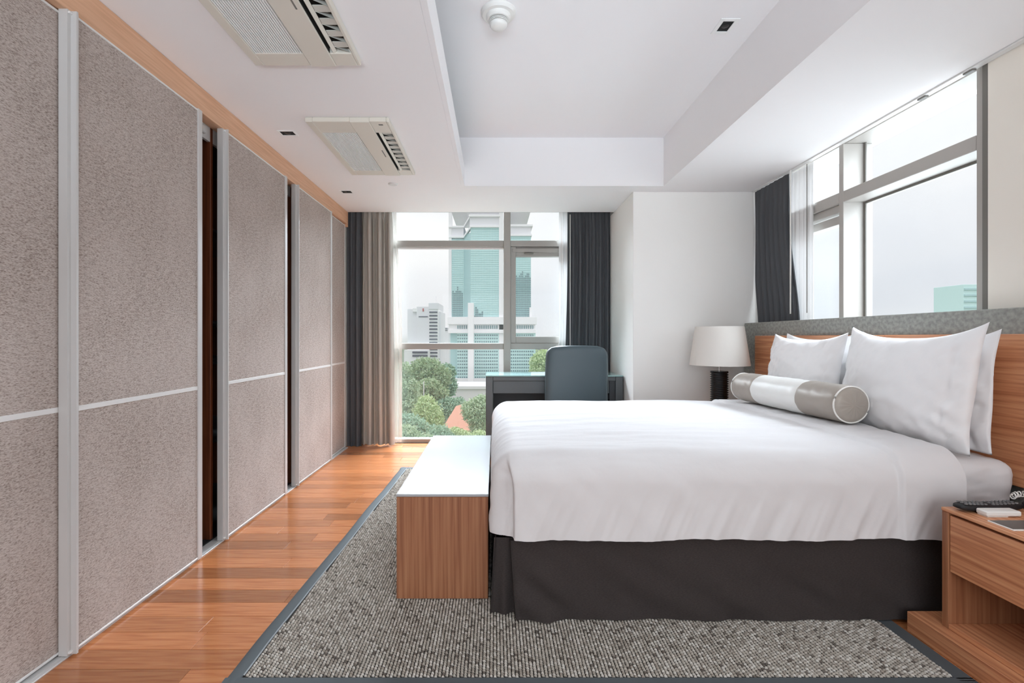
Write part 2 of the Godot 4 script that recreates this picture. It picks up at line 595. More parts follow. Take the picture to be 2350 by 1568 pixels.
# ---------------------------------------------------------------- windows
func build_windows() -> void:
	# back window
	var w := base("window_1", P(-0.16, 0, 5.38))
	struct(w, "tall back window with grey metal mullion and transoms", "window")
	var f0 := 5.32
	var f1 := 5.42
	var st := new_st()
	bx(st, -1.30, -1.235, 0.0, 2.6, f0, f1)
	bx(st, 0.915, 0.98, 0.0, 2.6, f0, f1)
	bx(st, -1.235, 0.915, 0.0, 0.043, f0, f1)
	bx(st, -1.235, 0.915, 2.54, 2.6, f0, f1)
	obj("frame", st, M.frame, w)
	st = new_st()
	bx(st, 0.0936, 0.1686, 0.0435, 2.5395, f0 - 0.02, f1, 0.004)
	obj("mullion", st, M.frame, w)
	for y in [[2.143, 2.209], [1.022, 1.088]]:
		for x in [[-1.2345, 0.093], [0.169, 0.9145]]:
			st = new_st()
			bx(st, x[0], x[1], y[0], y[1], f0, f1, 0.003)
			obj("transom", st, M.frame, w)
	# opening sash, upper right
	st = new_st()
	var sx0 := 0.1695
	var sx1 := 0.914
	var sy0 := 1.0885
	var sy1 := 2.1425
	bx(st, sx0, sx0 + 0.058, sy0, sy1, f0 + 0.012, f1 - 0.01, 0.003)
	bx(st, sx1 - 0.058, sx1, sy0, sy1, f0 + 0.012, f1 - 0.01, 0.003)
	bx(st, sx0 + 0.058, sx1 - 0.058, sy0, sy0 + 0.072, f0 + 0.012, f1 - 0.01, 0.003)
	bx(st, sx0 + 0.058, sx1 - 0.058, sy1 - 0.105, sy1, f0 + 0.03, f1 - 0.01, 0.003)
	bx(st, sx0 + 0.02, sx1, sy1 - 0.06, sy1 - 0.02, f0 + 0.008, f0 + 0.05, 0.003)
	var sash := obj("sash", st, M.frame, w)
	st = new_st()
	bx(st, 0.32, 0.42, sy1 - 0.078, sy1 - 0.066, f0 + 0.0, f0 + 0.03, 0.003)
	obj("latch", st, M.grey_mark, sash)
	st = new_st()
	bx(st, sx1 - 0.050, sx1 - 0.030, 1.33, 1.42, f0 - 0.006, f0 + 0.012, 0.004)
	bx(st, sx1 - 0.052, sx1 - 0.028, 1.34, 1.36, f0 - 0.02, f0 - 0.006, 0.004)
	obj("handle", st, M.grey_mark, sash)
	for r in [[-1.2345, 0.093, 0.0435, 1.0215], [-1.2345, 0.093, 1.0885, 2.1425], [-1.2345, 0.093, 2.2095, 2.5395], [0.169, 0.9145, 0.0435, 1.0215], [0.229, 0.854, 1.162, 2.036], [0.169, 0.9145, 2.2095, 2.5395]]:
		st = new_st()
		bx(st, r[0], r[1], r[2], r[3], 5.392, 5.400, 0.0)
		obj("pane", st, M.glass, w)
	# glazing beads: thin light lines under the upper transom
	st = new_st()
	bx(st, -1.2345, 0.093, 2.122, 2.1425, f0 + 0.05, f0 + 0.07, 0.002)
	obj("glazing_bead", st, M.alu_light, w)

	# right window over the headboard
	w = base("window_2", P(2.44, 1.25, 3.2))
	struct(w, "right side window with deep grey mullions above the headboard", "window")
	var x0 := 2.36
	var xg := 2.508
	st = new_st()
	bx(st, x0, 2.56, 1.25, 2.475, 2.347, 2.394, 0.003)
	bx(st, x0, 2.56, 1.25, 2.475, 4.30, 4.38, 0.003)
	bx(st, x0, 2.56, 1.25, 1.275, 2.394, 4.30, 0.003)
	bx(st, x0 + 0.02, 2.56, 2.468, 2.475, 2.394, 4.30, 0.0)
	obj("frame", st, M.frame_light, w)
	st = new_st()
	bx(st, 2.341, 2.40, 1.25, 2.474, 2.3195, 2.3465, 0.002)
	obj("gasket", st, M.grey_mark, w)
	st = new_st()
	bx(st, x0, 2.56, 1.2755, 2.4675, 3.308, 3.350, 0.003)
	obj("mullion", st, M.frame_light, w)
	st = new_st()
	bx(st, x0, 2.56, 2.069, 2.144, 2.3945, 3.3075, 0.003)
	obj("transom", st, M.frame_light, w)
	st = new_st()
	bx(st, x0, 2.56, 2.069, 2.144, 3.3505, 4.2995, 0.003)
	obj("transom", st, M.frame_light, w)
	# dark glazing seals at the edge of the deep panes
	st = new_st()
	bx(st, xg - 0.012, xg - 0.002, 1.276, 2.068, 3.288, 3.3075, 0.001)
	bx(st, xg - 0.012, xg - 0.002, 2.1445, 2.467, 3.288, 3.3075, 0.001)
	bx(st, xg - 0.012, xg - 0.002, 2.054, 2.068, 2.3945, 3.288, 0.001)
	obj("glazing_seal", st, M.grey_mark, w)
	# sash in the far bay
	st = new_st()
	bx(st, 2.40, 2.46, 1.276, 2.03, 3.351, 3.372, 0.002)
	bx(st, 2.40, 2.46, 1.94, 2.0, 3.372, 4.25, 0.003)
	bx(st, 2.38, 2.44, 2.015, 2.068, 3.351, 4.2995, 0.003)
	obj("sash", st, M.frame_light, w)
	for r in [[2.3945, 3.3075, 1.276, 2.0685], [2.3945, 3.3075, 2.1445, 2.467], [3.351, 4.2995, 1.276, 2.0685], [3.351, 4.2995, 2.1445, 2.467]]:
		st = new_st()
		bx(st, xg, xg + 0.008, r[2], r[3], r[0], r[1], 0.0)
		obj("pane", st, M.glass, w)

	# unseen window added behind the camera to let in fill light
	w = base("window_3", P(0.2, 0.3, -2.47))
	struct(w, "unseen wide window added behind the camera for fill light", "window")
	st = new_st()
	for x in [-1.5, 0.17, 1.84]:
		bx(st, x, x + 0.06, 0.3, 2.4, -2.52, -2.43)
	bx(st, -1.44, 1.84, 0.3, 0.36, -2.52, -2.43)
	bx(st, -1.44, 1.84, 2.34, 2.4, -2.52, -2.43)
	obj("frame", st, M.frame, w)
	for x in [[-1.44, 0.17], [0.23, 1.84]]:
		st = new_st()
		bx(st, x[0], x[1], 0.36, 2.34, -2.48, -2.472, 0.0)
		obj("pane", st, M.glass, w)

# ---------------------------------------------------------------- wardrobe
func door(root: Node3D, x: float, d0: float, d1: float, front: bool, post: bool, seed_: float) -> void:
	# x: outer face; d0..d1 along the wall
	var y0 := 0.014
	var y1 := 2.322
	var st := new_st()
	var pd0 := d0 + (0.036 if post else 0.002)
	var pd1 := d1 - 0.036
	# fabric panel; its face carries uv so that the weave never repeats on one door
	bx(st, x - 0.028, x - 0.001, y0 + 0.007, y1 - 0.007, pd0, pd1, 0.0)
	st.set_smooth_group(-1)
	var uv := func(d: float, y: float) -> Vector2: return Vector2((d - pd0) / 1.0 + seed_, 1.0 - y / 2.35)
	var a := P(x, y0 + 0.007, pd0); var b := P(x, y0 + 0.007, pd1); var c := P(x, y1 - 0.007, pd1); var e := P(x, y1 - 0.007, pd0)
	for p in [[a, pd0, 0], [b, pd1, 0], [c, pd1, 1], [a, pd0, 0], [c, pd1, 1], [e, pd0, 1]]:
		st.set_uv(uv.call(p[1], y1 if p[2] else y0))
		st.add_vertex(p[0])
	var door_o := obj("sliding_door", st, M.door_fabric, root)
	# metal edges
	for y in [[y0, y0 + 0.008], [y1 - 0.008, y1]]:
		st = new_st()
		bx(st, x - 0.03, x + 0.004, y[0], y[1], d0 + 0.002, d1 - 0.002, 0.001)
		obj("edge_trim", st, M.alu_light, door_o)
	st = new_st()
	bx(st, x - 0.01, x + 0.003, 0.881, 0.900, pd0, pd1, 0.001)
	obj("inlay_strip", st, M.alu_light, door_o)
	st = new_st()
	bx(st, x - 0.032, x + 0.006, y0 - 0.006, y1 + 0.006, pd1, d1, 0.002)
	obj("end_stile", st, M.alu, door_o)
	if post:
		# stepped aluminium pull along the near edge
		st = new_st()
		prism(st, [Vector2(x - 0.036, d0), Vector2(x - 0.004, d0), Vector2(x - 0.004, d0 + 0.014), Vector2(x + 0.017, d0 + 0.014), Vector2(x + 0.017, d0 + 0.022), Vector2(x + 0.006, d0 + 0.024), Vector2(x + 0.006, d0 + 0.036), Vector2(x - 0.036, d0 + 0.036)], y0 - 0.006, y1 + 0.006)
		obj("pull_handle", st, M.alu, door_o)

func build_wardrobe() -> void:
	var w := base("wardrobe", P(-1.9, 0, 2.6), "long built-in wardrobe with taupe fabric sliding doors and wooden fascia", "wardrobe")
	var st := new_st()
	bx(st, -1.60, -1.534, 2.328, CEIL - 0.001, -1.2, 5.095, 0.002)
	bx(st, -1.60, -1.534, 2.302, 2.328, 5.06, 5.095, 0.001)
	obj("fascia", st, M.fascia, w)
	st = new_st()
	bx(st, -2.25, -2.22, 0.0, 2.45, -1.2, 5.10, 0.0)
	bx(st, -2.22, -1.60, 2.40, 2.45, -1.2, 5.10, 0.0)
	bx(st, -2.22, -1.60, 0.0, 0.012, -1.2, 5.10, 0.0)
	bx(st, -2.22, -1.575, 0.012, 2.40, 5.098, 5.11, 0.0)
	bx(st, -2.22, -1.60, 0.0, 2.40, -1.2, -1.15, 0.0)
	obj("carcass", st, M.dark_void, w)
	for d in [1.02, 2.744, 3.82]:
		st = new_st()
		bx(st, -2.22, -1.60, 0.012, 2.40, d, d + 0.024, 0.002)
		obj("divider", st, M.wood_dark, w)
	for y in [0.52, 0.99, 1.23, 1.78]:
		st = new_st()
		bx(st, -2.22, -1.68, y, y + 0.02, 2.77, 3.818, 0.002)
		obj("shelf", st, M.desk_dark, w)
	st = new_st()
	bx(st, -1.60, -1.532, 0.0, 0.006, -1.2, 5.094, 0.001)
	bx(st, -1.552, -1.548, 0.006, 0.007, -1.2, 5.094, 0.0)
	obj("bottom_track", st, M.alu, w)
	st = new_st()
	bx(st, -1.62, -1.602, 2.25, 2.36, -1.2, 5.06, 0.001)
	bx(st, -1.62, -1.575, 2.36, 2.375, -1.2, 5.06, 0.001)
	for d in [2.60, 2.66, 3.64, 3.68]:
		obox(st, Transform3D(Basis(), P(-1.595, 2.29, d)), Vector3(0.012, 0.022, 0.02), 0.006)
	obj("top_track", st, M.alu, w)
	door(w, -1.567, 0.85, 1.80, false, false, 0.03)
	door(w, -1.527, 1.747, 2.538, true, true, 0.10)
	door(w, -1.527, 2.746, 3.577, true, true, 0.02)
	door(w, -1.527, 3.745, 4.561, true, true, 0.14)
	door(w, -1.562, 4.45, 5.094, false, false, 0.2)
	door(w, -1.527, -1.0, 0.86, true, true, 0.0)

# ---------------------------------------------------------------- bed
func round_box(p: Vector3, lo: Vector3, hi: Vector3, r: float) -> Vector3:
	var q := Vector3(clampf(p.x, lo.x + r, hi.x - r), clampf(p.y, lo.y + r, hi.y - r), clampf(p.z, lo.z + r, hi.z - r))
	var e := p - q
	return p if e.length() < 1e-6 else q + e.normalized() * r

func build_bed() -> void:
	var bed := base("bed", P(1.1, 0, 2.83), "large bed with dark skirt, wooden headboard and grey fabric surround", "bed")
	var st := new_st()
	# skirted base
	var nz := noise(51, 1.0, 3)
	bx(st, 0.07, 2.15, 0.02, 0.330, 2.03, 3.65, 0.01)
	var near := func(u: float, v: float) -> Vector3:
		var x := lerpf(0.062, 2.145, u)
		var y := lerpf(0.014, 0.322 + 0.012 * smoothstep(0.1, 0.2, x), v)
		var low := 1.0 - v
		var out := 0.026 * low + 0.006 * sin(x * 9.0) * low + 0.020 * nz.get_noise_2d(x * 3.0 + y * 4.0, y * 2.0 - x) * (1.0 - v * 0.8)
		out += 0.012 * sin((x * 1.0 + y * 1.3) * 34.0) * exp(-absf(x - 0.20) * 7.0) * low * (0.4 + 0.6 * v) * 2.0
		out += 0.010 * nz.get_noise_2d(x * 7.0 + y * 12.0, 3.0 + y * 3.0) * (1.0 - v * 0.5)
		return P(x + 0.022 * low * (1.0 - smoothstep(0.06, 0.3, x)), y, 1.988 - out)
	# folded-in pleats of the near corner
	sheet(st, 36, 14, func(u: float, v: float) -> Vector3:
		var low := 1.0 - v
		return P(lerpf(-0.004 - 0.014 * low, 0.10, u), lerpf(0.014, 0.322, v), 2.022 - 0.012 * low + 0.010 * low * sin(u * TAU * 1.6)))
	# the return of the front cloth behind its edge
	sheet(st, 4, 14, func(u: float, v: float) -> Vector3: return (near.call(0.0, v) as Vector3) + Vector3(-0.003 * u, 0, -0.03 * u))
	sheet(st, 120, 14, near)
	var foot := func(u: float, v: float) -> Vector3:
		var d := lerpf(2.012, 3.69, u)
		var y := lerpf(0.014, 0.322, v)
		var out := 0.035 * (1.0 - v) + 0.008 * sin(d * 22.0) * (1.0 - v) * exp(-(d - 1.99) * 3.0)
		return P(0.004 - out * 0.55, y, d)
	sheet(st, 60, 14, foot)
	sheet(st, 40, 4, func(u: float, v: float) -> Vector3: return P(lerpf(0.03, 2.145, u), lerpf(0.014, 0.322, v), 3.685))
	obj("skirted_base", st, M.skirt, bed)
	# mattress under a fitted sheet
	st = new_st()
	var mlo := P(0.06, 0.335, 3.66)
	var mhi := P(2.155, 0.642, 2.005)
	var face := func(fixed: int, val: float, u: float, v: float) -> Vector3:
		var a := (fixed + 1) % 3
		var b := (fixed + 2) % 3
		var p := Vector3.ZERO
		p[fixed] = val
		p[a] = lerpf(mlo[a], mhi[a], u)
		p[b] = lerpf(mlo[b], mhi[b], v)
		p = round_box(p, mlo, mhi, 0.06)
		if p.x > 1.8:
			var k := nz.get_noise_3d(p.x * 9.0 - p.y * 6.0, p.y * 3.0, p.z * 6.0) * 0.02
			p.z += k * (1.0 if p.z > -2.1 else 0.0)
			p.y += nz.get_noise_3d(p.x * 8.0, 3.0, p.z * 8.0) * 0.006
		return p
	for k in 3:
		for s in [mlo[k], mhi[k]]:
			sheet(st, 50, 50, func(u: float, v: float) -> Vector3: return face.call(k, s, u, v), 1, s == mlo[k])
	obj("mattress", st, M.linen, bed)
	# headboard
	st = new_st()
	bx(st, 2.22, 2.30, 0.0, 1.278, 1.0, 4.347, 0.004)
	var hb := obj("headboard_surround", st, M.hb_fabric, bed)
	hb.set_meta("label", "grey fabric headboard surround")
	for r in [[2.721, 4.078], [1.36, 2.719]]:
		st = new_st()
		bx(st, 2.17, 2.219, 0.53, 1.165, r[0], r[1], 0.003)
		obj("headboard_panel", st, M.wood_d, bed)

	# duvet, draped over the mattress
	var lo := P(-0.018, -1.0, 3.715)
	var hi := P(6.0, 0.676, 1.952)
	var wr := noise(52, 1.0, 4)
	var wr2 := noise(53, 1.0, 3)
	var xend := 1.872
	var shape := func(p0: Vector3, t: float) -> Vector3:
		var r := 0.115
		var p := round_box(p0, lo, hi, r)
		var q := Vector3(clampf(p0.x, lo.x + r, hi.x - r), clampf(p0.y, lo.y + r, hi.y - r), clampf(p0.z, lo.z + r, hi.z - r))
		var n := (p - q).normalized()
		var d := -p.z
		var top := clampf(n.y, 0.0, 1.0)
		# padded crown
		var cx := clampf((p.x - lo.x) / 0.7, 0.0, 1.0)
		var cz := clampf(minf(d - 1.95, 3.72 - d) / 0.5, 0.0, 1.0)
		p.y += 0.022 * top * sin(cx * PI * 0.5) * sin(cz * PI * 0.5) - 0.004 * top * smoothstep(0.9, 1.9, p.x)
		# soft ripples: along the bed on top, slanting folds on the sides
		var k := 0.010 * wr.get_noise_2d(p.x * 1.1, d * 5.0) * top
		k += (1.0 - top) * 0.010 * wr2.get_noise_2d(p.x * 2.6 + p.y * 2.0, p.y * 1.5 + d * 2.6)
		k += (1.0 - top) * 0.012 * wr2.get_noise_2d(p.x * 7.0 - p.y * 3.0 + 7.0, d * 7.0) * smoothstep(0.60, 0.36, p.y)
		# turned-back band at the head end
		k += 0.015 * smoothstep(1.616, 1.632, p.x + 0.012 * wr.get_noise_1d(d * 3.0))
		# tucked corner at the near foot: the side cloth overlaps the foot cloth in a curved edge
		var edge := 0.075 - 0.03 * smoothstep(0.52, 0.70, p.y)
		var tuck := smoothstep(edge + 0.004, edge - 0.010, p.x) * smoothstep(0.68, 0.60, p.y) * smoothstep(2.4, 2.05, d)
		k -= 0.036 * tuck * smoothstep(0.1, 0.8, n.z)
		p += n * (k - t)
		if p0.y < 0.345:
			p.y += 0.010 * wr.get_noise_2d(p.x * 2.2, d * 2.2 + 9.0)
		return p
	st = new_st()
	var yb := 0.338
	for t in [0.0, 0.014]:
		var f := 1 if t == 0.0 else 3
		sheet(st, 150 / f, 120 / f, func(u: float, v: float) -> Vector3: return shape.call(P(lerpf(lo.x, xend, u), hi.y, lerpf(1.952, 3.715, v)), t))
		sheet(st, 300, 40, func(u: float, v: float) -> Vector3: return shape.call(P(lerpf(lo.x, xend, u), lerpf(yb, hi.y, v), 1.952), t))
		sheet(st, 150 / f, 12, func(u: float, v: float) -> Vector3: return shape.call(P(lerpf(lo.x, xend, u), lerpf(yb, hi.y, v), 3.715), t), 1, true)
		sheet(st, 120, 40, func(u: float, v: float) -> Vector3: return shape.call(P(lo.x, lerpf(yb, hi.y, v), lerpf(1.952, 3.715, u)), t), 1, true)
	# hem and cut end join the two sides
	sheet(st, 150, 1, func(u: float, v: float) -> Vector3: return shape.call(P(lerpf(lo.x, xend, u), yb, 1.952), 0.014 * v), 2)
	sheet(st, 150, 1, func(u: float, v: float) -> Vector3: return shape.call(P(lerpf(lo.x, xend, u), yb, 3.715), 0.014 * v), 2)
	sheet(st, 120, 1, func(u: float, v: float) -> Vector3: return shape.call(P(lo.x, yb, lerpf(1.952, 3.715, u)), 0.014 * v), 2)
	sheet(st, 120, 1, func(u: float, v: float) -> Vector3: return shape.call(P(xend, hi.y, lerpf(1.952, 3.715, u)), 0.014 * v), 2)
	for dd in [1.952, 3.715]:
		sheet(st, 40, 1, func(u: float, v: float) -> Vector3: return shape.call(P(xend, lerpf(yb, hi.y, u), dd), 0.014 * v), 2)
	tag(obj("duvet", st, M.linen), "thick white duvet spread over the bed, its head end turned back", "duvet")

	# pillows lean on the headboard
	pillow(Vector3(1.955, 0.660, -2.395), Vector3(2.02, 1.165, -2.385), 0.385, 0.10, 0.035, 61, "large white pillow at the front, nearest the camera on the bed", 0.02)
	pillow(Vector3(2.085, 0.656, -2.43), Vector3(2.118, 1.145, -2.43), 0.385, 0.045, 0.04, 62, "white pillow against the headboard, half hidden behind the large front pillow", 0.012)
	pillow(Vector3(1.95, 0.660, -3.155), Vector3(2.01, 1.15, -3.145), 0.362, 0.10, 0.035, 63, "white pillow at the front on the far side, next to the lamp", 0.0)
	pillow(Vector3(2.085, 0.656, -3.19), Vector3(2.118, 1.155, -3.19), 0.355, 0.045, 0.04, 64, "white pillow against the headboard on the far side, showing a thin edge", 0.0)
	# bolster
	var b0 := Vector3(1.782, 0.814, -2.44)
	var b1 := Vector3(1.715, 0.814, -3.36)
	var ax := (b1 - b0).normalized()
	var side := Vector3.UP.cross(ax).normalized()
	var R := 0.099
	var L := (b1 - b0).length()
	var bol := base("bolster", (b0 + b1) * 0.5 - Vector3(0, R, 0), "round satin bolster cushion in taupe with a white middle band", "cushion")
	var wn := noise(65, 1.0, 3)
	var ring := func(t: float, ang: float, r: float) -> Vector3:
		return b0 + ax * t + (side * cos(ang) + Vector3.UP * sin(ang) * 0.97) * r
	for seg in [[0.0, 0.285, M.silk, "end_panel"], [0.285, 0.70, M.silk_white, "middle_panel"], [0.70, L, M.silk, "end_panel"]]:
		st = new_st()
		sheet(st, 48, 20, func(u: float, v: float) -> Vector3:
			var t := lerpf(seg[0], seg[1], v)
			var e := minf(t, L - t)
			var r := R * (1.0 - 0.10 * exp(-e / 0.02)) + 0.0035 * wn.get_noise_3d(cos(u * TAU) * 2.0, sin(u * TAU) * 2.0, t * 14.0)
			r -= 0.004 * exp(-minf(absf(t - 0.285), absf(t - 0.70)) / 0.008)
			return ring.call(t, u * TAU, r))
		if seg[3] == "end_panel":
			var at: float = 0.0 if seg[0] == 0.0 else L
			var sgn := -1.0 if seg[0] == 0.0 else 1.0
			sheet(st, 48, 10, func(u: float, v: float) -> Vector3:
				var rr := R * 0.9 * (1.0 - v)
				return ring.call(at + sgn * 0.022 * sqrt(1.0 - pow(1.0 - v, 2.0)) + 0.003 * sin(u * TAU * 17.0) * (1.0 - v) * v * 3.0, u * TAU, rr))
		obj(seg[3], st, seg[2], bol)
	for at in [0.002, L - 0.002]:
		st = new_st()
		var pts := []
		for i in 41:
			pts.append(ring.call(at, TAU * i / 40.0, R * 0.945))
		tube(st, pts, 0.0042, 8)
		obj("piping", st, M.piping, bol)

func pillow(foot: Vector3, top: Vector3, half_w: float, thick: float, rear: float, seed_: int, label: String, lift: float) -> void:
	var nz := noise(seed_, 1.0, 3)
	var up := top - foot
	var hh := up.length() * 0.5
	var mid := (foot + top) * 0.5
	up = up.normalized()
	var wdir := Vector3(0, 0, 1)              # towards the camera
	var n := wdir.cross(up).normalized()      # towards the foot of the bed
	if n.x > 0.0:
		n = -n
	var st := new_st()
	for s in [1.0, -1.0]:
		sheet(st, 64, 48, func(u: float, v: float) -> Vector3:
			var a := u * 2.0 - 1.0
			var b := v * 2.0 - 1.0
			var fall := pow(maxf(0.0, 1.0 - pow(absf(a), 2.6)), 0.62) * pow(maxf(0.0, 1.0 - pow(absf(b), 2.6)), 0.62)
			var pa := a * half_w * (1.0 - 0.045 * (1.0 - b * b) - 0.01 * sin(b * 5.0 + seed_))
			var pb := b * hh * (1.0 - (0.075 if b > 0.0 else 0.015) * (1.0 - a * a)) + (0.03 + lift) * maxf(0.0, b) * a * a * absf(a)
			var creased := 0.014 * nz.get_noise_2d(a * 3.2 + b * 1.2, b * 2.6) * (0.3 + 0.7 * (1.0 - fall)) + 0.008 * nz.get_noise_2d(a * 8.0, b * 3.0 + 5.0) * pow(absf(a), 2.0)
			creased -= 0.007 * exp(-pow((a - 0.80 - 0.02 * sin(b * 4.0)) / 0.02, 2.0))
			return mid + wdir * pa + up * pb + n * ((thick if s > 0.0 else -rear) * fall + creased * minf(1.0, fall * 3.0)), 1, s < 0.0)
	var o := base("pillow", foot, label, "pillow", "white pillows against the headboard")
	obj("pillowcase", st, M.pillow_linen, o)

# ---------------------------------------------------------------- furniture
func build_furniture() -> void:
	# bench at the foot of the bed
	var st := new_st()
	var b := base("bench", P(-0.23, 0, 2.76), "low wooden bench box with white top at the foot of the bed", "bench")
	bx(st, -0.429, -0.03, 0.012, 0.456, 2.125, 3.40, 0.002)
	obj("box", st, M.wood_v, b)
	st = new_st()
	bx(st, -0.431, -0.028, 0.4565, 0.468, 2.123, 3.402, 0.002)
	obj("top", st, M.bench_top, b)

	# nightstands: the near one, then its copy on the far side of the bed
	var n := base("nightstand", P(1.92, 0, 1.55), "wooden nightstand with one drawer and open shelf, cropped by the photo edge", "nightstand", "nightstands beside the bed")
	var d0 := 1.28
	var d1 := 1.821
	var xf := 1.667
	var xb := 2.168
	st = new_st()
	bx(st, 1.617, xb, 0.0, 0.077, d0 - 0.09, 1.916, 0.002)
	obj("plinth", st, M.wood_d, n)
	for d in [[d0, d0 + 0.026], [d1 - 0.026, d1]]:
		st = new_st()
		bx(st, xf, xb, 0.0775, 0.506, d[0], d[1], 0.0015)
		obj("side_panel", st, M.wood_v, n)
	st = new_st()
	bx(st, xf - 0.002, xb, 0.5065, 0.519, d0 - 0.001, d1 + 0.001, 0.0015)
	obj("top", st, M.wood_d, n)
	st = new_st()
	bx(st, xf, xb, 0.0775, 0.098, d0 + 0.0265, d1 - 0.0265, 0.0015)
	obj("shelf", st, M.wood_d, n)
	st = new_st()
	bx(st, xb - 0.012, xb, 0.0985, 0.506, d0 + 0.0265, d1 - 0.0265, 0.0)
	obj("back_panel", st, M.wood_v, n)
	st = new_st()
	bx(st, xf + 0.004, xf + 0.024, 0.290, 0.496, d0 + 0.028, d1 - 0.028, 0.0015)
	bx(st, xf + 0.024, xb - 0.02, 0.300, 0.480, d0 + 0.034, d1 - 0.034, 0.0)
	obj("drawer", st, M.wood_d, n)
	var far := copy(n, "nightstand", "wooden nightstand under the table lamp, hidden behind the bed")
	far.position = P(1.92, 0, 4.075)

	# lamp on the far nightstand
	var c := P(1.882, 0.519, 4.095)
	var lamp := base("table_lamp", c, "table lamp with white drum shade and black ribbed column base", "lamp")
	var prof := [Vector2(0, 0), Vector2(0.072, 0), Vector2(0.072, 0.012)]
	var y := 0.012
	for i in 18:
		prof.append_array([Vector2(0.062, y), Vector2(0.0625, y + 0.006), Vector2(0.070, y + 0.0085), Vector2(0.0715, y + 0.012), Vector2(0.070, y + 0.0165), Vector2(0.062, y + 0.0185)])
		y += 0.0185
	prof.append_array([Vector2(0.07, y), Vector2(0.07, y + 0.006), Vector2(0, y + 0.006)])
	st = new_st()
	lathe(st, c, prof, 40, 2)
	obj("base", st, M.black_gloss, lamp)
	st = new_st()
	tube(st, [c + Vector3(0, 0.345, 0), c + Vector3(0, 0.56, 0)], 0.005, 10)
	obj("stem", st, M.chrome, lamp)
	st = new_st()
	lathe(st, c, [Vector2(0.236, 0.400), Vector2(0.190, 0.7225)], 64)
	lathe(st, c, [Vector2(0.190, 0.7225), Vector2(0.186, 0.7225), Vector2(0.232, 0.400), Vector2(0.236, 0.400)], 64, 2)
	var sh := obj("shade", st, M.shade, lamp)
	st = new_st()
	for i in 3:
		var a := TAU * i / 3.0
		tube(st, [c + Vector3(0, 0.555, 0), c + Vector3(cos(a) * 0.205, 0.555, sin(a) * 0.205)], 0.0025, 6)
	obj("spider", st, M.chrome, sh)
	st = new_st()
	lathe(st, c + Vector3(0, 0.56, 0), [Vector2(0.014, 0), Vector2(0.016, 0.03), Vector2(0.032, 0.07), Vector2(0.03, 0.1), Vector2(0, 0.115)], 20)
	obj("bulb", st, M.plastic_white, lamp)

	# desk by the back window
	var dk := base("desk", P(0.57, 0, 4.93), "dark grey writing desk with glass top by the back window", "desk")
	for x in [[-0.088, -0.02], [1.155, 1.2265]]:
		st = new_st()
		bx(st, x[0], x[1], 0.0, 0.775, 4.673, 5.17, 0.003)
		obj("side_panel", st, M.desk, dk)
	st = new_st()
	bx(st, -0.0195, 1.1545, 0.735, 0.775, 4.675, 5.17, 0.003)
	obj("top", st, M.desk, dk)
	st = new_st()
	bx(st, -0.09, 1.228, 0.7755, 0.787, 4.668, 5.175, 0.003)
	obj("glass_top", st, M.desk_glass, dk)
	for x in [[-0.0190, 0.478], [0.487, 1.099]]:
		st = new_st()
		bx(st, x[0], x[1], 0.612, 0.7345, 4.695, 5.15, 0.003)
		obj("drawer", st, M.desk, dk)
	st = new_st()
	bx(st, 0.4785, 0.4865, 0.60, 0.7345, 4.688, 4.72, 0.001)
	obj("edge_strip", st, M.chrome, dk)
	st = new_st()
	bx(st, -0.0195, 1.1545, 0.05, 0.6, 5.14, 5.165, 0.002)
	obj("modesty_panel", st, M.desk_dark, dk)
	st = new_st()
	bx(st, 1.10, 1.1545, 0.05, 0.7345, 4.69, 5.13, 0.002)
	obj("cable_box", st, M.desk_dark, dk)

	# chair with its back to the bed
	var ch := base("chair", P(0.745, 0, 4.62), "upholstered dark blue-grey chair with tall rounded back at the desk", "chair")
	st = new_st()
	var cx := 0.748
	var back := func(u: float, v: float, s: float) -> Vector3:
		# a padded slab with rounded upper corners, bowed a little
		var hw := 0.288 - 0.012 * pow(absf(v - 0.45) * 1.6, 2.0) + 0.004 * (1.0 - v)
		var yy := lerpf(0.46, 1.079, v)
		var cr := 0.09
		var a := u * 2.0 - 1.0
		if yy > 1.079 - cr:
			var k := (yy - (1.079 - cr)) / cr
			hw -= cr * (1.0 - sqrt(maxf(0.0, 1.0 - k * k)))
		var edge := pow(maxf(0.0, 1.0 - pow(absf(a), 8.0)), 0.5) * pow(maxf(0.0, 1.0 - pow(absf(v * 2.0 - 1.0), 14.0)), 0.5)
		var bow := 0.035 * a * a
		return P(cx + a * hw, yy - 0.006 * a * a * v, 4.445 + 0.05 * (1.0 - v) * 0.6 + bow * 0.6 - s * 0.034 * edge)
	for s in [1.0, -1.0]:
		sheet(st, 40, 40, func(u: float, v: float) -> Vector3: return back.call(u, v, s), 1, s < 0.0)
	obj("backrest", st, M.leather, ch)
	st = new_st()
	for s in [1.0, -1.0]:
		sheet(st, 30, 30, func(u: float, v: float) -> Vector3:
			var a := u * 2.0 - 1.0
			var b2 := v * 2.0 - 1.0
			var e := pow(maxf(0.0, 1.0 - pow(absf(a), 8.0)), 0.5) * pow(maxf(0.0, 1.0 - pow(absf(b2), 8.0)), 0.5)
			return P(cx + a * 0.27, 0.44 + s * 0.05 * e, 4.74 + b2 * 0.25), 1, s < 0.0)
	obj("seat", st, M.leather, ch)
	for p in [[-0.22, 4.53], [0.22, 4.53], [-0.22, 4.95], [0.22, 4.95]]:
		st = new_st()
		tube(st, [P(cx + p[0], 0.40, p[1]), P(cx + p[0] * 1.05, 0.0, p[1])], 0.016, 10)
		obj("leg", st, M.chrome, ch)

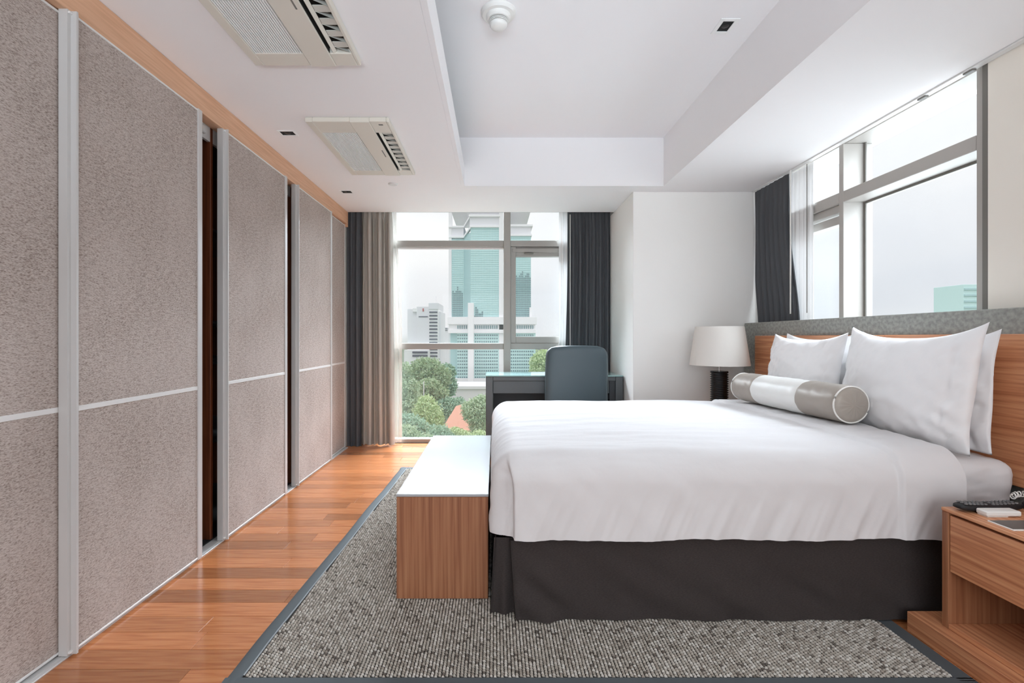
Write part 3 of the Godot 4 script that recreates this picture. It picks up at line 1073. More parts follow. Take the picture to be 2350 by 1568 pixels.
# ---------------------------------------------------------------- rug
func build_rug() -> void:
	var corners := [Vector2(-0.905, 1.637), Vector2(1.60, 1.637), Vector2(1.60, 4.293), Vector2(-0.828, 4.293)]
	var r := base("rug", P(0.35, 0, 2.9), "large grey beige looped rug with dark cloth border under the bed", "rug")
	var st := new_st()
	prism(st, [Vector2(-0.85, 1.636), Vector2(1.545, 1.636), Vector2(1.545, 4.25), Vector2(-0.775, 4.25)], 0.0005, 0.006)
	obj("backing", st, M.rug_base, r)
	# cloth border, slightly wavy on the window side
	st = new_st()
	var nz := noise(71, 1.0, 2)
	sheet(st, 60, 6, func(u: float, v: float) -> Vector3:
		var d := lerpf(1.596, 4.293, u)
		var x := lerpf(-0.907, -0.828, u) + 0.005 * nz.get_noise_1d(d * 1.7)
		return P(x + v * 0.058, 0.0015 + 0.0095 * sqrt(sin(clampf(v, 0.0, 1.0) * PI)), d))
	for e in [[-0.905, 1.60, 1.590, 1.638], [-0.828, 1.60, 4.245, 4.293]]:
		bx(st, e[0], e[1], 0.0005, 0.010, e[2], e[3], 0.003)
	bx(st, 1.542, 1.60, 0.0005, 0.010, 1.596, 4.293, 0.003)
	obj("border", st, M.rug_border, r)
	st = new_st()
	sheet(st, 60, 4, func(u: float, v: float) -> Vector3:
		var d := lerpf(1.645, 4.245, u)
		var x := lerpf(-0.907, -0.828, u) + 0.005 * nz.get_noise_1d(d * 1.7)
		return P(x + 0.053 + v * 0.007, 0.010 + 0.003 * sin(v * PI), d))
	obj("seam", st, M.rug_seam, r)
	# yarn loops: thousands, one part
	st = new_st()
	sheet(st, 6, 4, func(u: float, v: float) -> Vector3:
		var a := (u - 0.5) * PI
		var b := v * PI
		return Vector3(sin(a) * 0.0050, sin(b) * cos(a) * 0.0066, -cos(b) * 0.0048 + 0.0015 * sin(a)))
	st.generate_normals()
	var loop_mesh := st.commit()
	loop_mesh.surface_set_material(0, M.rug_loop)
	var xf := []
	var cols := []
	var x := -0.90
	var ci := 0
	while x < 1.54:
		var d := 1.6435 + (0.006 if ci % 2 else 0.0)
		while d < 4.244:
			var left := lerpf(-0.907, -0.828, (d - 1.637) / 2.656) + 0.060
			var hidden := (x > 0.12 and d > 2.06 and d < 3.62) or (x > -0.40 and x < -0.06 and d > 2.15 and d < 3.38)
			if x > left and not hidden:
				var t := Transform3D(Basis(Vector3.UP, 0.35 * (rng.randf() - 0.5)).scaled(Vector3(1, 0.8 + rng.randf() * 0.5, 1)), P(x + 0.0012 * (rng.randf() - 0.5), 0.0055, d + 0.002 * (rng.randf() - 0.5)))
				xf.append(t)
				var k := rng.randf()
				var c := c8(186, 178, 167)
				if k < 0.04:
					c = c8(112, 103, 95)
				elif k < 0.26:
					c = c8(164, 155, 144)
				elif k > 0.75:
					c = c8(210, 204, 195)
				cols.append(c.srgb_to_linear())
			d += 0.0124
		x += 0.0125
		ci += 1
	var mm := MultiMesh.new()
	mm.transform_format = MultiMesh.TRANSFORM_3D
	mm.use_colors = true
	mm.mesh = loop_mesh
	mm.instance_count = xf.size()
	for i in xf.size():
		mm.set_instance_transform(i, xf[i])
		mm.set_instance_color(i, cols[i])
	var mi := MultiMeshInstance3D.new()
	mi.name = "yarn_loops"
	mi.multimesh = mm
	mi.set_meta("kind", "stuff")
	r.add_child(mi, true)
	mi.position = -r.position

# ---------------------------------------------------------------- curtains
func fold_wave(s: float, sharp: float) -> float:
	var w := sin(s)
	return signf(w) * pow(absf(w), sharp)

# cloth hung along x (at distance d) or along d (at x)
func curtain(along_x: bool, a0: Callable, a1: Callable, at: Callable, y0: float, y1: float, folds: float, amp: float, seed_: int, m: Material, called: String, parent: Node3D, header := 0.08) -> void:
	var nz := noise(seed_, 1.0, 2)
	var st := new_st()
	for side in [0.0, 0.003]:
		sheet(st, int(folds * 14), 40, func(u: float, v: float) -> Vector3:
			var y := lerpf(y1, y0, v)
			var s := u * folds * TAU + 0.9 * nz.get_noise_2d(u * folds * 1.3, v * 0.7) + 0.5 * nz.get_noise_2d(u * folds * 3.0, 4.0)
			var k := lerpf(0.35, 1.0, smoothstep(0.0, header * 2.2, y1 - y))
			var off := amp * k * fold_wave(s, 0.8) * (0.75 + 0.5 * nz.get_noise_1d(u * folds * 0.9 + 3.0))
			var along: float = lerpf(a0.call(v), a1.call(v), u) + amp * 0.35 * sin(s * 0.5 + 1.0) * k * (1.0 if u > 0.02 and u < 0.98 else 0.0)
			var c: float = at.call(v) + off + side
			return P(along, y, c) if along_x else P(c, y, along))
	obj(called, st, m, parent)

func build_curtains() -> void:
	var k := func(x: float) -> Callable: return func(_v: float) -> float: return x
	var top := CEIL + 0.06
	# back window, left side
	var c := base("curtain", P(-1.48, 0, 5.17), "dark charcoal curtain pushed against the end of the wardrobe", "curtain", "curtains at the windows")
	curtain(true, k.call(-1.56), k.call(-1.405), k.call(5.145), 0.004, top, 2.6, 0.022, 81, M.dark_curtain, "cloth", c)
	c = base("curtain", P(-1.25, 0, 5.2), "beige lined curtain gathered in folds left of the back window", "curtain", "curtains at the windows")
	curtain(true, k.call(-1.43), func(v: float) -> float: return lerpf(-1.10, -1.075, v), k.call(5.185), 0.014, top, 6.2, 0.044, 82, M.beige_curtain, "cloth", c)
	c = base("curtain", P(-1.05, 0, 5.25), "thin white sheer curtain at the left edge of the back window", "curtain", "curtains at the windows")
	curtain(true, k.call(-1.16), func(v: float) -> float: return -1.065 + 0.06 * smoothstep(0.0, 0.5, v), k.call(5.262), 0.02, top, 3.3, 0.02, 83, M.sheer, "cloth", c)
	# back window, right side
	c = base("curtain", P(0.78, 0, 5.25), "narrow white sheer curtain at the right edge of the back window", "curtain", "curtains at the windows")
	curtain(true, k.call(0.690), k.call(0.86), k.call(5.272), 0.02, top, 3.0, 0.016, 84, M.sheer_soft, "cloth", c)
	c = base("curtain", P(1.0, 0, 5.22), "dark grey pleated curtain between the back window and the column", "curtain", "curtains at the windows")
	curtain(true, func(v: float) -> float: return 0.775 - 0.035 * smoothstep(0.2, 0.9, v), k.call(1.232), k.call(5.222), 0.01, top, 12.5, 0.016, 85, M.dark_curtain, "cloth", c, 0.14)
	var st := new_st()
	tube(st, [P(0.80, 0.95, 5.195), P(0.80, 2.46, 5.195)], 0.004, 8)
	tag(obj("curtain_wand", st, M.plastic_white), "thin white pull rod hanging before the dark grey pleated curtain", "curtain rod", "curtain pull rods")
	# right window
	c = base("curtain", P(2.33, 1.26, 3.95), "dark grey pleated curtain beside the column, hanging behind the headboard", "curtain", "curtains at the windows")
	curtain(false, func(v: float) -> float: return 3.86 - 0.14 * smoothstep(0.25, 1.0, v), func(v: float) -> float: return 4.362 - 0.05 * smoothstep(0.6, 1.0, v), k.call(2.322), 1.20, CEIL - 0.011, 7.5, 0.015, 86, M.dark_curtain, "cloth", c, 0.14)
	c = base("curtain", P(2.37, 1.26, 3.7), "pale pink-white sheer curtain hanging right of the dark curtain over the headboard", "curtain", "curtains at the windows")
	curtain(false, k.call(3.60), k.call(3.92), k.call(2.347), 1.258, CEIL - 0.011, 6.0, 0.005, 87, M.sheer_soft, "cloth", c, 0.1)
	st = new_st()
	tube(st, [P(2.301, 1.335, 3.80), P(2.301, 2.455, 3.80)], 0.006, 8)
	tag(obj("curtain_wand", st, M.plastic_white), "white pull rod hanging at the edge of the dark curtain over the headboard", "curtain rod", "curtain pull rods")
	st = new_st()
	tube(st, [P(2.336, 1.335, 3.655), P(2.336, 2.45, 3.655)], 0.003, 8)
	tag(obj("curtain_wand", st, M.grey_mark), "thin grey pull rod hanging at the edge of the pale sheer", "curtain rod", "curtain pull rods")
	# ceiling track along the right wall
	var t := base("curtain_track", P(2.32, 2.44, 2.5), "white curtain track along the ceiling edge above the right window", "curtain track")
	st = new_st()
	bx(st, 2.302, 2.338, 2.452, 2.474, -1.0, 4.37, 0.002)
	obj("rail", st, M.alu_light, t)
	for d in [2.36, 2.62]:
		st = new_st()
		bx(st, 2.308, 2.330, 2.444, 2.452, d, d + 0.05, 0.002)
		obj("glider", st, M.grey_mark, t)

# ---------------------------------------------------------------- ceiling fittings
func build_ceiling_things() -> void:
	var y0 := 2.432     # underside of the panel
	var y1 := CEIL
	var d0 := 2.896
	var d1 := 3.853
	var x0 := -1.13
	var x1 := -0.63
	var ac := base("ceiling_air_conditioner", P(-0.88, 2.432, 3.37), "white ceiling air conditioner cassette nearer the back window", "air conditioner", "ceiling air conditioner cassettes")
	var gx0 := -1.085
	var gx1 := -0.865
	var ox0 := -0.747
	var ox1 := -0.648
	var e0 := d0 + 0.16
	var e1 := d1 - 0.10
	var st := new_st()
	bx(st, x0, gx0, y0, y1, d0, d1, 0.004)
	bx(st, gx1, ox0, y0 - 0.004, y1, d0, d1, 0.003)
	bx(st, ox1, x1, y0, y1, d0, d1, 0.004)
	bx(st, gx0, gx1, y0, y1, d0, e0, 0.003)
	bx(st, gx0, gx1, y0, y1, e1, d1, 0.003)
	bx(st, ox0, ox1, y0, y1, d0, e0, 0.003)
	bx(st, ox0, ox1, y0, y1, e1, d1, 0.003)
	obj("panel", st, M.ac_panel, ac)
	st = new_st()
	var x := gx0 + 0.003
	while x < gx1 - 0.006:
		bx(st, x, x + 0.0062, y0 + 0.001, y0 + 0.012, e0, e1, 0.001)
		x += 0.0102
	bx(st, gx0, gx1, y0 + 0.014, y1, e0, e1, 0.0)
	obj("intake_grille", st, M.ac_grille, ac).set_meta("kind", "stuff")
	st = new_st()
	bx(st, ox0, ox1, y1 - 0.002, y1, e0, e1, 0.0)
	bx(st, ox0, ox0 + 0.001, y0 + 0.002, y1, e0, e1, 0.0)
	var outlet := obj("outlet", st, M.ac_dark, ac)
	st = new_st()
	obox(st, Transform3D(Basis(Vector3(0, 0, 1), 0.5), P(ox0 + 0.026, y0 + 0.006, (e0 + e1) * 0.5)), Vector3(0.009, 0.002, (e1 - e0) * 0.5), 0.001)
	obj("louvre", st, M.ac_panel, outlet)
	var d := e0 + 0.03
	while d < e1 - 0.02:
		st = new_st()
		var a := P(ox0 + 0.036, y0 + 0.006, d)
		var b := P(ox1 - 0.002, y0 + 0.004, d + 0.045)
		# slanted little blade
		quad(st, a, b, b + Vector3(0, 0.022, -0.012), a + Vector3(0, 0.022, -0.004), Vector3(0, -1, 0.3))
		quad(st, a + Vector3(0, 0, -0.002), b + Vector3(0, 0, -0.002), b + Vector3(0, 0.022, -0.014), a + Vector3(0, 0.022, -0.006), Vector3(0, 1, -0.3))
		bx(st, ox0 + 0.036, ox1 - 0.002, y0 + 0.008, y0 + 0.012, d - 0.030, d + 0.010, 0.001)
		obj("guide_vane", st, M.ac_vane, outlet)
		d += 0.078
	st = new_st()
	bx(st, -0.775, -0.768, y0 - 0.0055, y0 - 0.003, 3.33, 3.45, 0.001)
	obj("badge", st, M.grey_mark, ac)
	st = new_st()
	bx(st, -0.70, -0.675, y0 - 0.002, y0 + 0.001, d0 + 0.035, d0 + 0.05, 0.001)
	obj("sensor", st, M.grey_mark, ac)
	var ac2 := copy(ac, "ceiling_air_conditioner", "white ceiling air conditioner cassette cut off by the top of the photo")
	ac2.position = P(-0.88, 2.432, 3.37 - 1.551)

	# recessed spots
	for s in [[-1.326, 3.122, CEIL, 0.043, 0.030, "small square black ceiling spot left of the far air conditioner"], [-1.33, 4.379, CEIL, 0.043, 0.036, "small square black ceiling spot above the end of the wardrobe"], [1.276, 2.705, UPPER, 0.030, 0.045, "square recessed spot in the raised ceiling field"]]:
		var dl := base("downlight", P(s[0], s[2] - 0.003, s[1]), s[5], "ceiling light", "recessed ceiling spots")
		var hx: float = s[3]
		var hd: float = s[4]
		var yy: float = s[2]
		var cx: float = s[0]
		var cd: float = s[1]
		st = new_st()
		var w := 0.022 if yy > 2.6 else 0.012
		bx(st, cx - hx - w, cx - hx, yy - 0.005, yy - 0.0002, cd - hd - w, cd + hd + w, 0.0015)
		bx(st, cx + hx, cx + hx + w, yy - 0.005, yy - 0.0002, cd - hd - w, cd + hd + w, 0.0015)
		bx(st, cx - hx, cx + hx, yy - 0.005, yy - 0.0002, cd - hd - w, cd - hd, 0.0015)
		bx(st, cx - hx, cx + hx, yy - 0.005, yy - 0.0002, cd + hd, cd + hd + w, 0.0015)
		obj("trim", st, M.ac_grille, dl)
		st = new_st()
		bx(st, cx - hx, cx + hx, yy - 0.0015, yy - 0.0003, cd - hd, cd + hd, 0.0)
		obj("recess", st, M.dark_void, dl)
		st = new_st()
		lathe(st, P(cx, yy - 0.004, cd), [Vector2(0.0, 0.0), Vector2(0.012, 0.0), Vector2(0.02, 0.002)], 20)
		obj("lens", st, M.black_gloss, dl)

	# smoke detector
	var c := P(0.018, UPPER, 2.587)
	var sd := base("smoke_detector", c, "round white smoke detector on the raised ceiling", "smoke detector")
	st = new_st()
	lathe(st, c, [Vector2(0.092, 0), Vector2(0.092, -0.012), Vector2(0.084, -0.022), Vector2(0.066, -0.024), Vector2(0.064, -0.036), Vector2(0.058, -0.044), Vector2(0.052, -0.046), Vector2(0, -0.046)], 48, 2)
	obj("base", st, M.plastic_white, sd)
	st = new_st()
	lathe(st, c, [Vector2(0.044, -0.046), Vector2(0.044, -0.062), Vector2(0, -0.062)], 40, 2)
	obj("vent_slot", st, M.ac_dark, sd)
	for y in [-0.051, -0.058]:
		st = new_st()
		lathe(st, c, [Vector2(0.0, y), Vector2(0.050, y), Vector2(0.050, y - 0.003), Vector2(0.0, y - 0.003)], 40, 2)
		obj("vent_ring", st, M.plastic_white, sd)
	st = new_st()
	lathe(st, c, [Vector2(0.047, -0.064), Vector2(0.046, -0.074), Vector2(0.038, -0.085), Vector2(0.022, -0.090), Vector2(0, -0.091)], 40)
	lathe(st, c, [Vector2(0, -0.064), Vector2(0.047, -0.064)], 40)
	obj("cap", st, M.plastic_white, sd)

	# sprinkler plate
	c = P(-0.868, CEIL, 4.156)
	st = new_st()
	lathe(st, c, [Vector2(0.042, -0.0005), Vector2(0.040, -0.006), Vector2(0.034, -0.010), Vector2(0, -0.010)], 32, 2)
	tag(obj("sprinkler_plate", st, M.alu_light), "small round sprinkler cover plate on the ceiling by the back window", "sprinkler")

# ---------------------------------------------------------------- things on the nightstand
func build_small_things() -> void:
	var top := 0.519
	# remote control
	var r := base("remote_control", P(1.78, top, 1.775), "black remote control with many small buttons on the nightstand", "remote")
	var st := new_st()
	var rt := Transform3D(Basis(Vector3.UP, 0.05), P(1.80, top + 0.014, 1.782))
	sheet(st, 40, 20, func(u: float, v: float) -> Vector3:
		var a := u * TAU
		var b := v * PI
		var s := Vector3(cos(a) * sin(b), cos(b), sin(a) * sin(b))
		var sg := Vector3(signf(s.x) * pow(absf(s.x), 0.45), signf(s.y) * pow(absf(s.y), 0.6), signf(s.z) * pow(absf(s.z), 0.45))
		return rt * Vector3(sg.x * 0.122, sg.y * 0.0125 + 0.004 * sg.x * sg.x, sg.z * 0.026))
	obj("body", st, M.black_matt, r)
	var bm := new_st()
	obox(bm, Transform3D(), Vector3(0.0045, 0.0022, 0.0035), 0.001)
	bm.generate_normals()
	var btn := bm.commit()
	btn.surface_set_material(0, mat(c8(120, 118, 118), 0.5))
	for i in 14:
		for j in 3:
			if i == 6:
				continue
			var lx := -0.10 + i * 0.0148
			put("button", btn, r, rt * Vector3(lx, 0.0132 + 0.27 * lx * lx, -0.015 + j * 0.015))
	# white receiver box
	st = new_st()
	bx(st, 1.724, 1.846, top + 0.003, top + 0.021, 1.708, 1.752, 0.005)
	var wd := base("control_box", P(1.785, top, 1.73), "small white plastic box in front of the black remote", "box")
	obj("body", st, M.plastic_white, wd)
	st = new_st()
	bx(st, 1.727, 1.800, top + 0.0003, top + 0.003, 1.711, 1.748, 0.001)
	obj("foot", st, M.plastic_white, wd)
	# leaflet
	st = new_st()
	bx(st, 1.690, 1.90, top + 0.0003, top + 0.004, 1.59, 1.675, 0.0005)
	var lf := base("leaflet", P(1.79, top, 1.63), "dark grey printed leaflet with white edge lying flat on the nightstand", "leaflet")
	obj("sheet", st, M.plastic_white, lf)
	st = new_st()
	bx(st, 1.694, 1.896, top + 0.0041, top + 0.0046, 1.596, 1.673, 0.0)
	obj("cover", st, mat(c8(92, 90, 88), 0.35), lf)
	# phone block with its coiled cord
	var ph := base("telephone", P(1.98, top, 1.765), "black telephone with coiled pale cord at the edge of the photo", "telephone")
	st = new_st()
	bx(st, 1.935, 2.10, top + 0.0003, top + 0.035, 1.70, 1.80, 0.008)
	obj("body", st, M.black_matt, ph)
	st = new_st()
	var pts := []
	for i in 161:
		var t := i / 160.0
		var a := t * TAU * 13.0
		pts.append(P(1.898 + t * 0.15, top + 0.046 + 0.012 * sin(t * PI) + 0.009 * cos(a), 1.79 + 0.01 * sin(t * 9.0) + 0.009 * sin(a)))
	tube(st, pts, 0.0022, 6)
	obj("coiled_cord", st, M.piping, ph)

# ---------------------------------------------------------------- outside
func tree(at: Vector3, h: float, blobs: Array, leaf: Material, n: int, size: float, label: String, seed_: int) -> void:
	var r := RandomNumberGenerator.new()
	r.seed = seed_
	var t := base("tree", at, label, "tree", "trees beyond the back window")
	var st := new_st()
	tube(st, [at, at + Vector3(0.1, h * 0.35, 0), at + Vector3(0, h * 0.75, 0)], h * 0.018, 7)
	obj("trunk", st, M.bark, t)
	# leaf sprays, several small crossed leaves per copy
	st = new_st()
	for i in 5:
		var o := Vector3(r.randfn(), r.randfn(), r.randfn()) * size * 0.5
		var b := Basis(Vector3(r.randfn(), r.randfn(), r.randfn()).normalized(), r.randf() * TAU)
		var q := [b * Vector3(-0.5, 0, 0) * size, b * Vector3(0, 0.06, 0.28) * size, b * Vector3(0.5, 0, 0) * size, b * Vector3(0, 0.06, -0.28) * size]
		quad(st, o + q[0], o + q[1], o + q[2], o + q[3], b.y)
	st.generate_normals()
	var leaf_mesh := st.commit()
	leaf_mesh.surface_set_material(0, leaf)
	var mm := MultiMesh.new()
	mm.transform_format = MultiMesh.TRANSFORM_3D
	mm.mesh = leaf_mesh
	mm.instance_count = n
	var vol := 0.0
	for b in blobs:
		vol += pow(b[1], 2.0)
	var k := 0
	for bi in blobs.size():
		var b = blobs[bi]
		var m := int(n * pow(b[1], 2.0) / vol) if bi < blobs.size() - 1 else n - k
		for i in m:
			var dir := Vector3(r.randfn(), r.randfn(), r.randfn()).normalized()
			var rad: float = b[1] * pow(r.randf(), 0.28) * (0.85 + 0.3 * r.randf())
			var p: Vector3 = b[0] + Vector3(dir.x, dir.y * 0.85, dir.z) * rad
			mm.set_instance_transform(k, Transform3D(Basis(Vector3(r.randfn(), r.randfn(), r.randfn()).normalized(), r.randf() * TAU).scaled(Vector3.ONE * (0.7 + 0.6 * r.randf())), p))
			k += 1
	var mi := MultiMeshInstance3D.new()
	mi.name = "crown"
	mi.multimesh = mm
	mi.set_meta("kind", "stuff")
	t.add_child(mi, true)
	mi.position = Vector3.ZERO

func build_outside() -> void:
	var G := -19.0
	var st := new_st()
	bx(st, -900, 1200, G - 1.0, G, 12, 1800, 0.0)
	struct(obj("ground", st, M.ground), "green and grey city ground far below the windows", "ground")

	# ---- glass tower, x = (px - 1136) * 150 / 1120
	var k := 150.0 / 1120.0
	var X := func(px: float) -> float: return (px - 1136.0) * k
	var Y := func(py: float) -> float: return 1.15 + (775.0 - py) * k
	var T := base("glass_tower", P(0, G, 165), "tall tower of pale green glass with white stone cornices seen through the back window", "building")
	var D := 150.0
	# upper shaft: left facet, recessed dark facet, broad centre, right wing
	st = new_st()
	bx(st, X.call(1034), X.call(1062), Y.call(735), Y.call(543), D + 4, D + 34, 0.0)
	obj("facade_glass", st, M.tower_glass, T)
	st = new_st()
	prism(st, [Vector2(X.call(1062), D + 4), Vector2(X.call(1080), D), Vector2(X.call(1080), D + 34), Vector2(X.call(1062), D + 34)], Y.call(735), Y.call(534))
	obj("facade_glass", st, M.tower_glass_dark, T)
	st = new_st()
	bx(st, X.call(1080), X.call(1145), Y.call(735), Y.call(522), D, D + 34, 0.0)
	obj("facade_glass", st, M.tower_glass, T)
	st = new_st()
	bx(st, X.call(1145), X.call(1220), Y.call(735), Y.call(538), D + 3, D + 34, 0.0)
	obj("facade_glass", st, M.tower_glass, T)
	# curtain wall grid, fine bars joined
	st = new_st()
	for f in [[1034, 1062, D + 4, 540, 3.6], [1080, 1145, D, 522, 3.6], [1172, 1220, D + 3, 538, 3.6]]:
		var px: float = f[0]
		while px < f[1]:
			bx(st, X.call(px) - 0.035, X.call(px) + 0.035, Y.call(735), Y.call(f[3]), f[2] - 0.08, f[2], 0.0)
			px += f[4]
		var py: float = f[3]
		while py < 735:
			bx(st, X.call(f[0]), X.call(f[1]), Y.call(py) - 0.035, Y.call(py) + 0.035, f[2] - 0.08, f[2], 0.0)
			py += 5.0
	obj("facade_grid", st, M.tower_grid, T).set_meta("kind", "stuff")
	# white stone piers
	for p in [[1027, 1034, 480, 890, 3.5], [1145, 1156, 440, 890, -0.6], [1075, 1088, 697, 925, -3.2], [1216, 1221, 705, 735, 1.5]]:
		st = new_st()
		bx(st, X.call(p[0]), X.call(p[1]), Y.call(p[3]), Y.call(p[2]), D + p[4], D + p[4] + 3.0, 0.05)
		obj("pier", st, M.stone_white, T)
	# cornices of the crown
	for c in [[1027, 1064, 513, 517, 3.0], [1028, 1064, 536, 541, 3.2], [1076, 1148, 494, 499, -1.0], [1078, 1146, 518, 523, -0.6], [1070, 1160, 470, 486, -1.0], [1165, 1224, 511, 516, 2.2], [1165, 1222, 533, 538, 2.4], [1030, 1222, 430, 470, 6.0]]:
		st = new_st()
		bx(st, X.call(c[0]), X.call(c[1]), Y.call(c[3]), Y.call(c[2]), D + c[4], D + 32, 0.05)
		obj("cornice", st, M.stone_white, T)
	for c in [[1062, 1080, 536, 541, 520, 525], [1062, 1078, 513, 517, 496, 501]]:
		st = new_st()
		var a0 := P(X.call(c[0]), Y.call(c[3]), D + 3.2)
		var a1 := P(X.call(c[0]), Y.call(c[2]), D + 3.2)
		var b0 := P(X.call(c[1]), Y.call(c[5]), D - 0.8)
		var b1 := P(X.call(c[1]), Y.call(c[4]), D - 0.8)
		var back := Vector3(0, 0, -3)
		quad(st, a0, b0, b1, a1, Vector3(-0.3, 0, 1))
		quad(st, a0 + back, b0 + back, b1 + back, a1 + back, Vector3(0.3, 0, -1))
		quad(st, a1, b1, b1 + back, a1 + back, Vector3.UP)
		quad(st, a0, b0, b0 + back, a0 + back, Vector3.DOWN)
		obj("cornice", st, M.stone_white, T)
	st = new_st()
	bx(st, X.call(1034), X.call(1062), Y.call(536), Y.call(517), D + 3.8, D + 30, 0.0)
	bx(st, X.call(1078), X.call(1146), Y.call(518), Y.call(499), D - 0.2, D + 30, 0.0)
	bx(st, X.call(1156), X.call(1220), Y.call(533), Y.call(516), D + 2.8, D + 30, 0.0)
	bx(st, X.call(1078), X.call(1146), Y.call(494), Y.call(480), D + 0.2, D + 30, 0.0)
	obj("crown_band", st, M.stone_grey, T)
	# lower block with arcade and window grid
	for b in [[1028, 1231, 728, 745, -1.6], [1029, 1229, 757, 765, -1.4], [1031, 1228, 745, 757, -0.6]]:
		st = new_st()
		bx(st, X.call(b[0]), X.call(b[1]), Y.call(b[3]), Y.call(b[2]), D + b[4], D + 36, 0.05)
		obj("stone_band", st, M.stone_white, T)
	st = new_st()
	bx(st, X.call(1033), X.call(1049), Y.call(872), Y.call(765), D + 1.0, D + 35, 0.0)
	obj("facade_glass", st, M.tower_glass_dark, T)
	st = new_st()
	bx(st, X.call(1049), X.call(1229), Y.call(872), Y.call(765), D - 0.2, D + 35, 0.0)
	obj("facade_glass", st, M.tower_glass, T)
	# dark windows and painted reflections, too many and small to pick apart
	st = new_st()
	for seg in [[1050, 1074], [1090, 1144], [1172, 1227]]:
		var px: float = seg[0]
		while px < seg[1] - 2.0:
			bx(st, X.call(px), X.call(px + 2.6), Y.call(755), Y.call(747), D - 0.75, D - 0.5, 0.0)
			var py := 768.0
			while py < 868.0:
				bx(st, X.call(px), X.call(px + 3.0), Y.call(py + 3.6), Y.call(py), D - 0.35, D - 0.1, 0.0)
				py += 7.4
			px += 4.9
	for f in [[1036, 1060, 648, D + 4], [1174, 1218, 612, D + 3], [1084, 1108, 700, D]]:  # dark cells painted as the skyline reflected in the glass
		var px: float = f[0]
		while px < f[1]:
			var py: float = f[2] + rng.randf() * 9.0 + 14.0 * absf(sin(px * 0.21))
			py = 735.0 - floorf((735.0 - py) / 5.0) * 5.0
			while py < 732:
				bx(st, X.call(px), X.call(px + 2.6), Y.call(py + 3.6), Y.call(py), f[3] - 0.15, f[3] - 0.02, 0.0)
				py += 5.0
			px += 3.6
	obj("window_and_reflection_grid", st, M.win_dark, T).set_meta("kind", "stuff")
	st = new_st()
	bx(st, X.call(1028), X.call(1231), G, Y.call(868), D - 1.0, D + 36, 0.05)
	obj("base", st, M.stone_white, T)
	for px in [1086, 1098, 1104, 1110]:
		st = new_st()
		bx(st, X.call(px), X.call(px + 3.0), Y.call(892), Y.call(879), D - 1.2, D - 0.9, 0.0)
		obj("window", st, M.win_dark, T)
	# podium in front
	var pk := 128.0 / 1120.0
	var pod := base("podium_building", P(2, G, 134), "low white building with flat roof in front of the glass tower", "building")
	st = new_st()
	bx(st, (1002 - 1136) * pk, (1210 - 1136) * pk, G, 1.15 + (775 - 893) * pk, 128, 140, 0.05)
	obj("walls", st, M.stone_white, pod)
	st = new_st()
	bx(st, (997 - 1136) * pk, (1215 - 1136) * pk, 1.15 + (775 - 893) * pk, 1.15 + (775 - 886) * pk, 127.4, 140.5, 0.05)
	obj("parapet", st, M.stone_white, pod)

	# ---- white office block at the left
	var q := 215.0 / 1120.0
	var W := base("office_block", P((985 - 1136) * q, G, 222), "white office block with horizontal dark windows left of the glass tower", "building")
	var bxp := func(called: String, x0: float, x1: float, y0: float, y1: float, da: float, db: float, m: Material) -> void:
		var s := new_st()
		bx(s, (x0 - 1136) * q, (x1 - 1136) * q, 1.15 + (775 - y1) * q, 1.15 + (775 - y0) * q, da, db, 0.03)
		obj(called, s, m, W)
	bxp.call("wall", 934, 958, 709, 880, 216, 235, M.stone_grey)
	bxp.call("wall", 956, 986, 704, 880, 215, 235, M.stone_grey)
	bxp.call("tower_core", 985, 1006, 697, 880, 214, 235, M.stone_white)
	bxp.call("wall", 1005, 1011, 715, 880, 216, 235, M.stone_grey)
	bxp.call("cap", 984.5, 1006.5, 696, 710, 213.6, 235, M.stone_grey)
	bxp.call("mast", 995.7, 996.5, 676, 697, 222, 222.3, M.stone_grey)
	for i in 14:
		var y := 715.5 + i * 7.7
		bxp.call("window", 986, 1004.5, y, y + 3.4, 213.7, 214.1, M.band_dark)
	bxp.call("sign_emblem", 970, 972.6, 708, 715, 214.7, 215.1, M.red_mark)
	bxp.call("sign_strip", 961, 982, 726, 728, 214.7, 215.1, M.band_dark)
	bxp.call("roof_box", 947, 957, 708, 716, 214.6, 217, M.stone_white)
	# low wing under it
	bxp.call("wing", 932, 988, 803, 880, 210, 215, M.stone_white)
	for i in 2:
		bxp.call("window", 951, 985, 806 + i * 7.5, 810.5 + i * 7.5, 209.6, 210.0, M.band_dark)
	var hz := base("distant_building", P(-35, G, 330), "pale distant block between the office block and the tower", "building")
	st = new_st()
	var q2 := 330.0 / 1120.0
	bx(st, (1008 - 1136) * q2, (1030 - 1136) * q2, G, 1.15 + (775 - 752) * q2, 330, 345, 0.1)
	obj("wall", st, M.stone_grey, hz)
	for y in [753.0, 757.0]:
		st = new_st()
		bx(st, (1010 - 1136) * q2, (1027 - 1136) * q2, 1.15 + (775 - y - 1.6) * q2, 1.15 + (775 - y) * q2, 329.5, 330, 0.0)
		obj("window", st, M.band_dark, hz)
	# tower glimpsed through the right window
	var rb := base("distant_tower", P(215, G, 225), "pale glass tower glimpsed low in the right window", "building")
	var q3 := 220.0 / 1120.0
	st = new_st()
	bx(st, (2211 - 1136) * q3, (2275 - 1136) * q3, G, 1.15 + (775 - 653) * q3, 220, 235, 0.1)
	obj("wall", st, M.tower_glass, rb)
	for y in [662.0, 676.0, 690.0, 704.0]:
		st = new_st()
		bx(st, (2212 - 1136) * q3, (2274 - 1136) * q3, 1.15 + (775 - y - 4) * q3, 1.15 + (775 - y) * q3, 219.5, 220, 0.0)
		obj("window", st, M.tower_glass_dark, rb)

	# ---- orange roofed house among the trees
	var h := base("house", P(-7.2, G, 76), "house with steep orange tiled roof among the trees", "house")
	var u := 74.0 / 1120.0
	var hx := func(px: float) -> float: return (px - 1136) * u
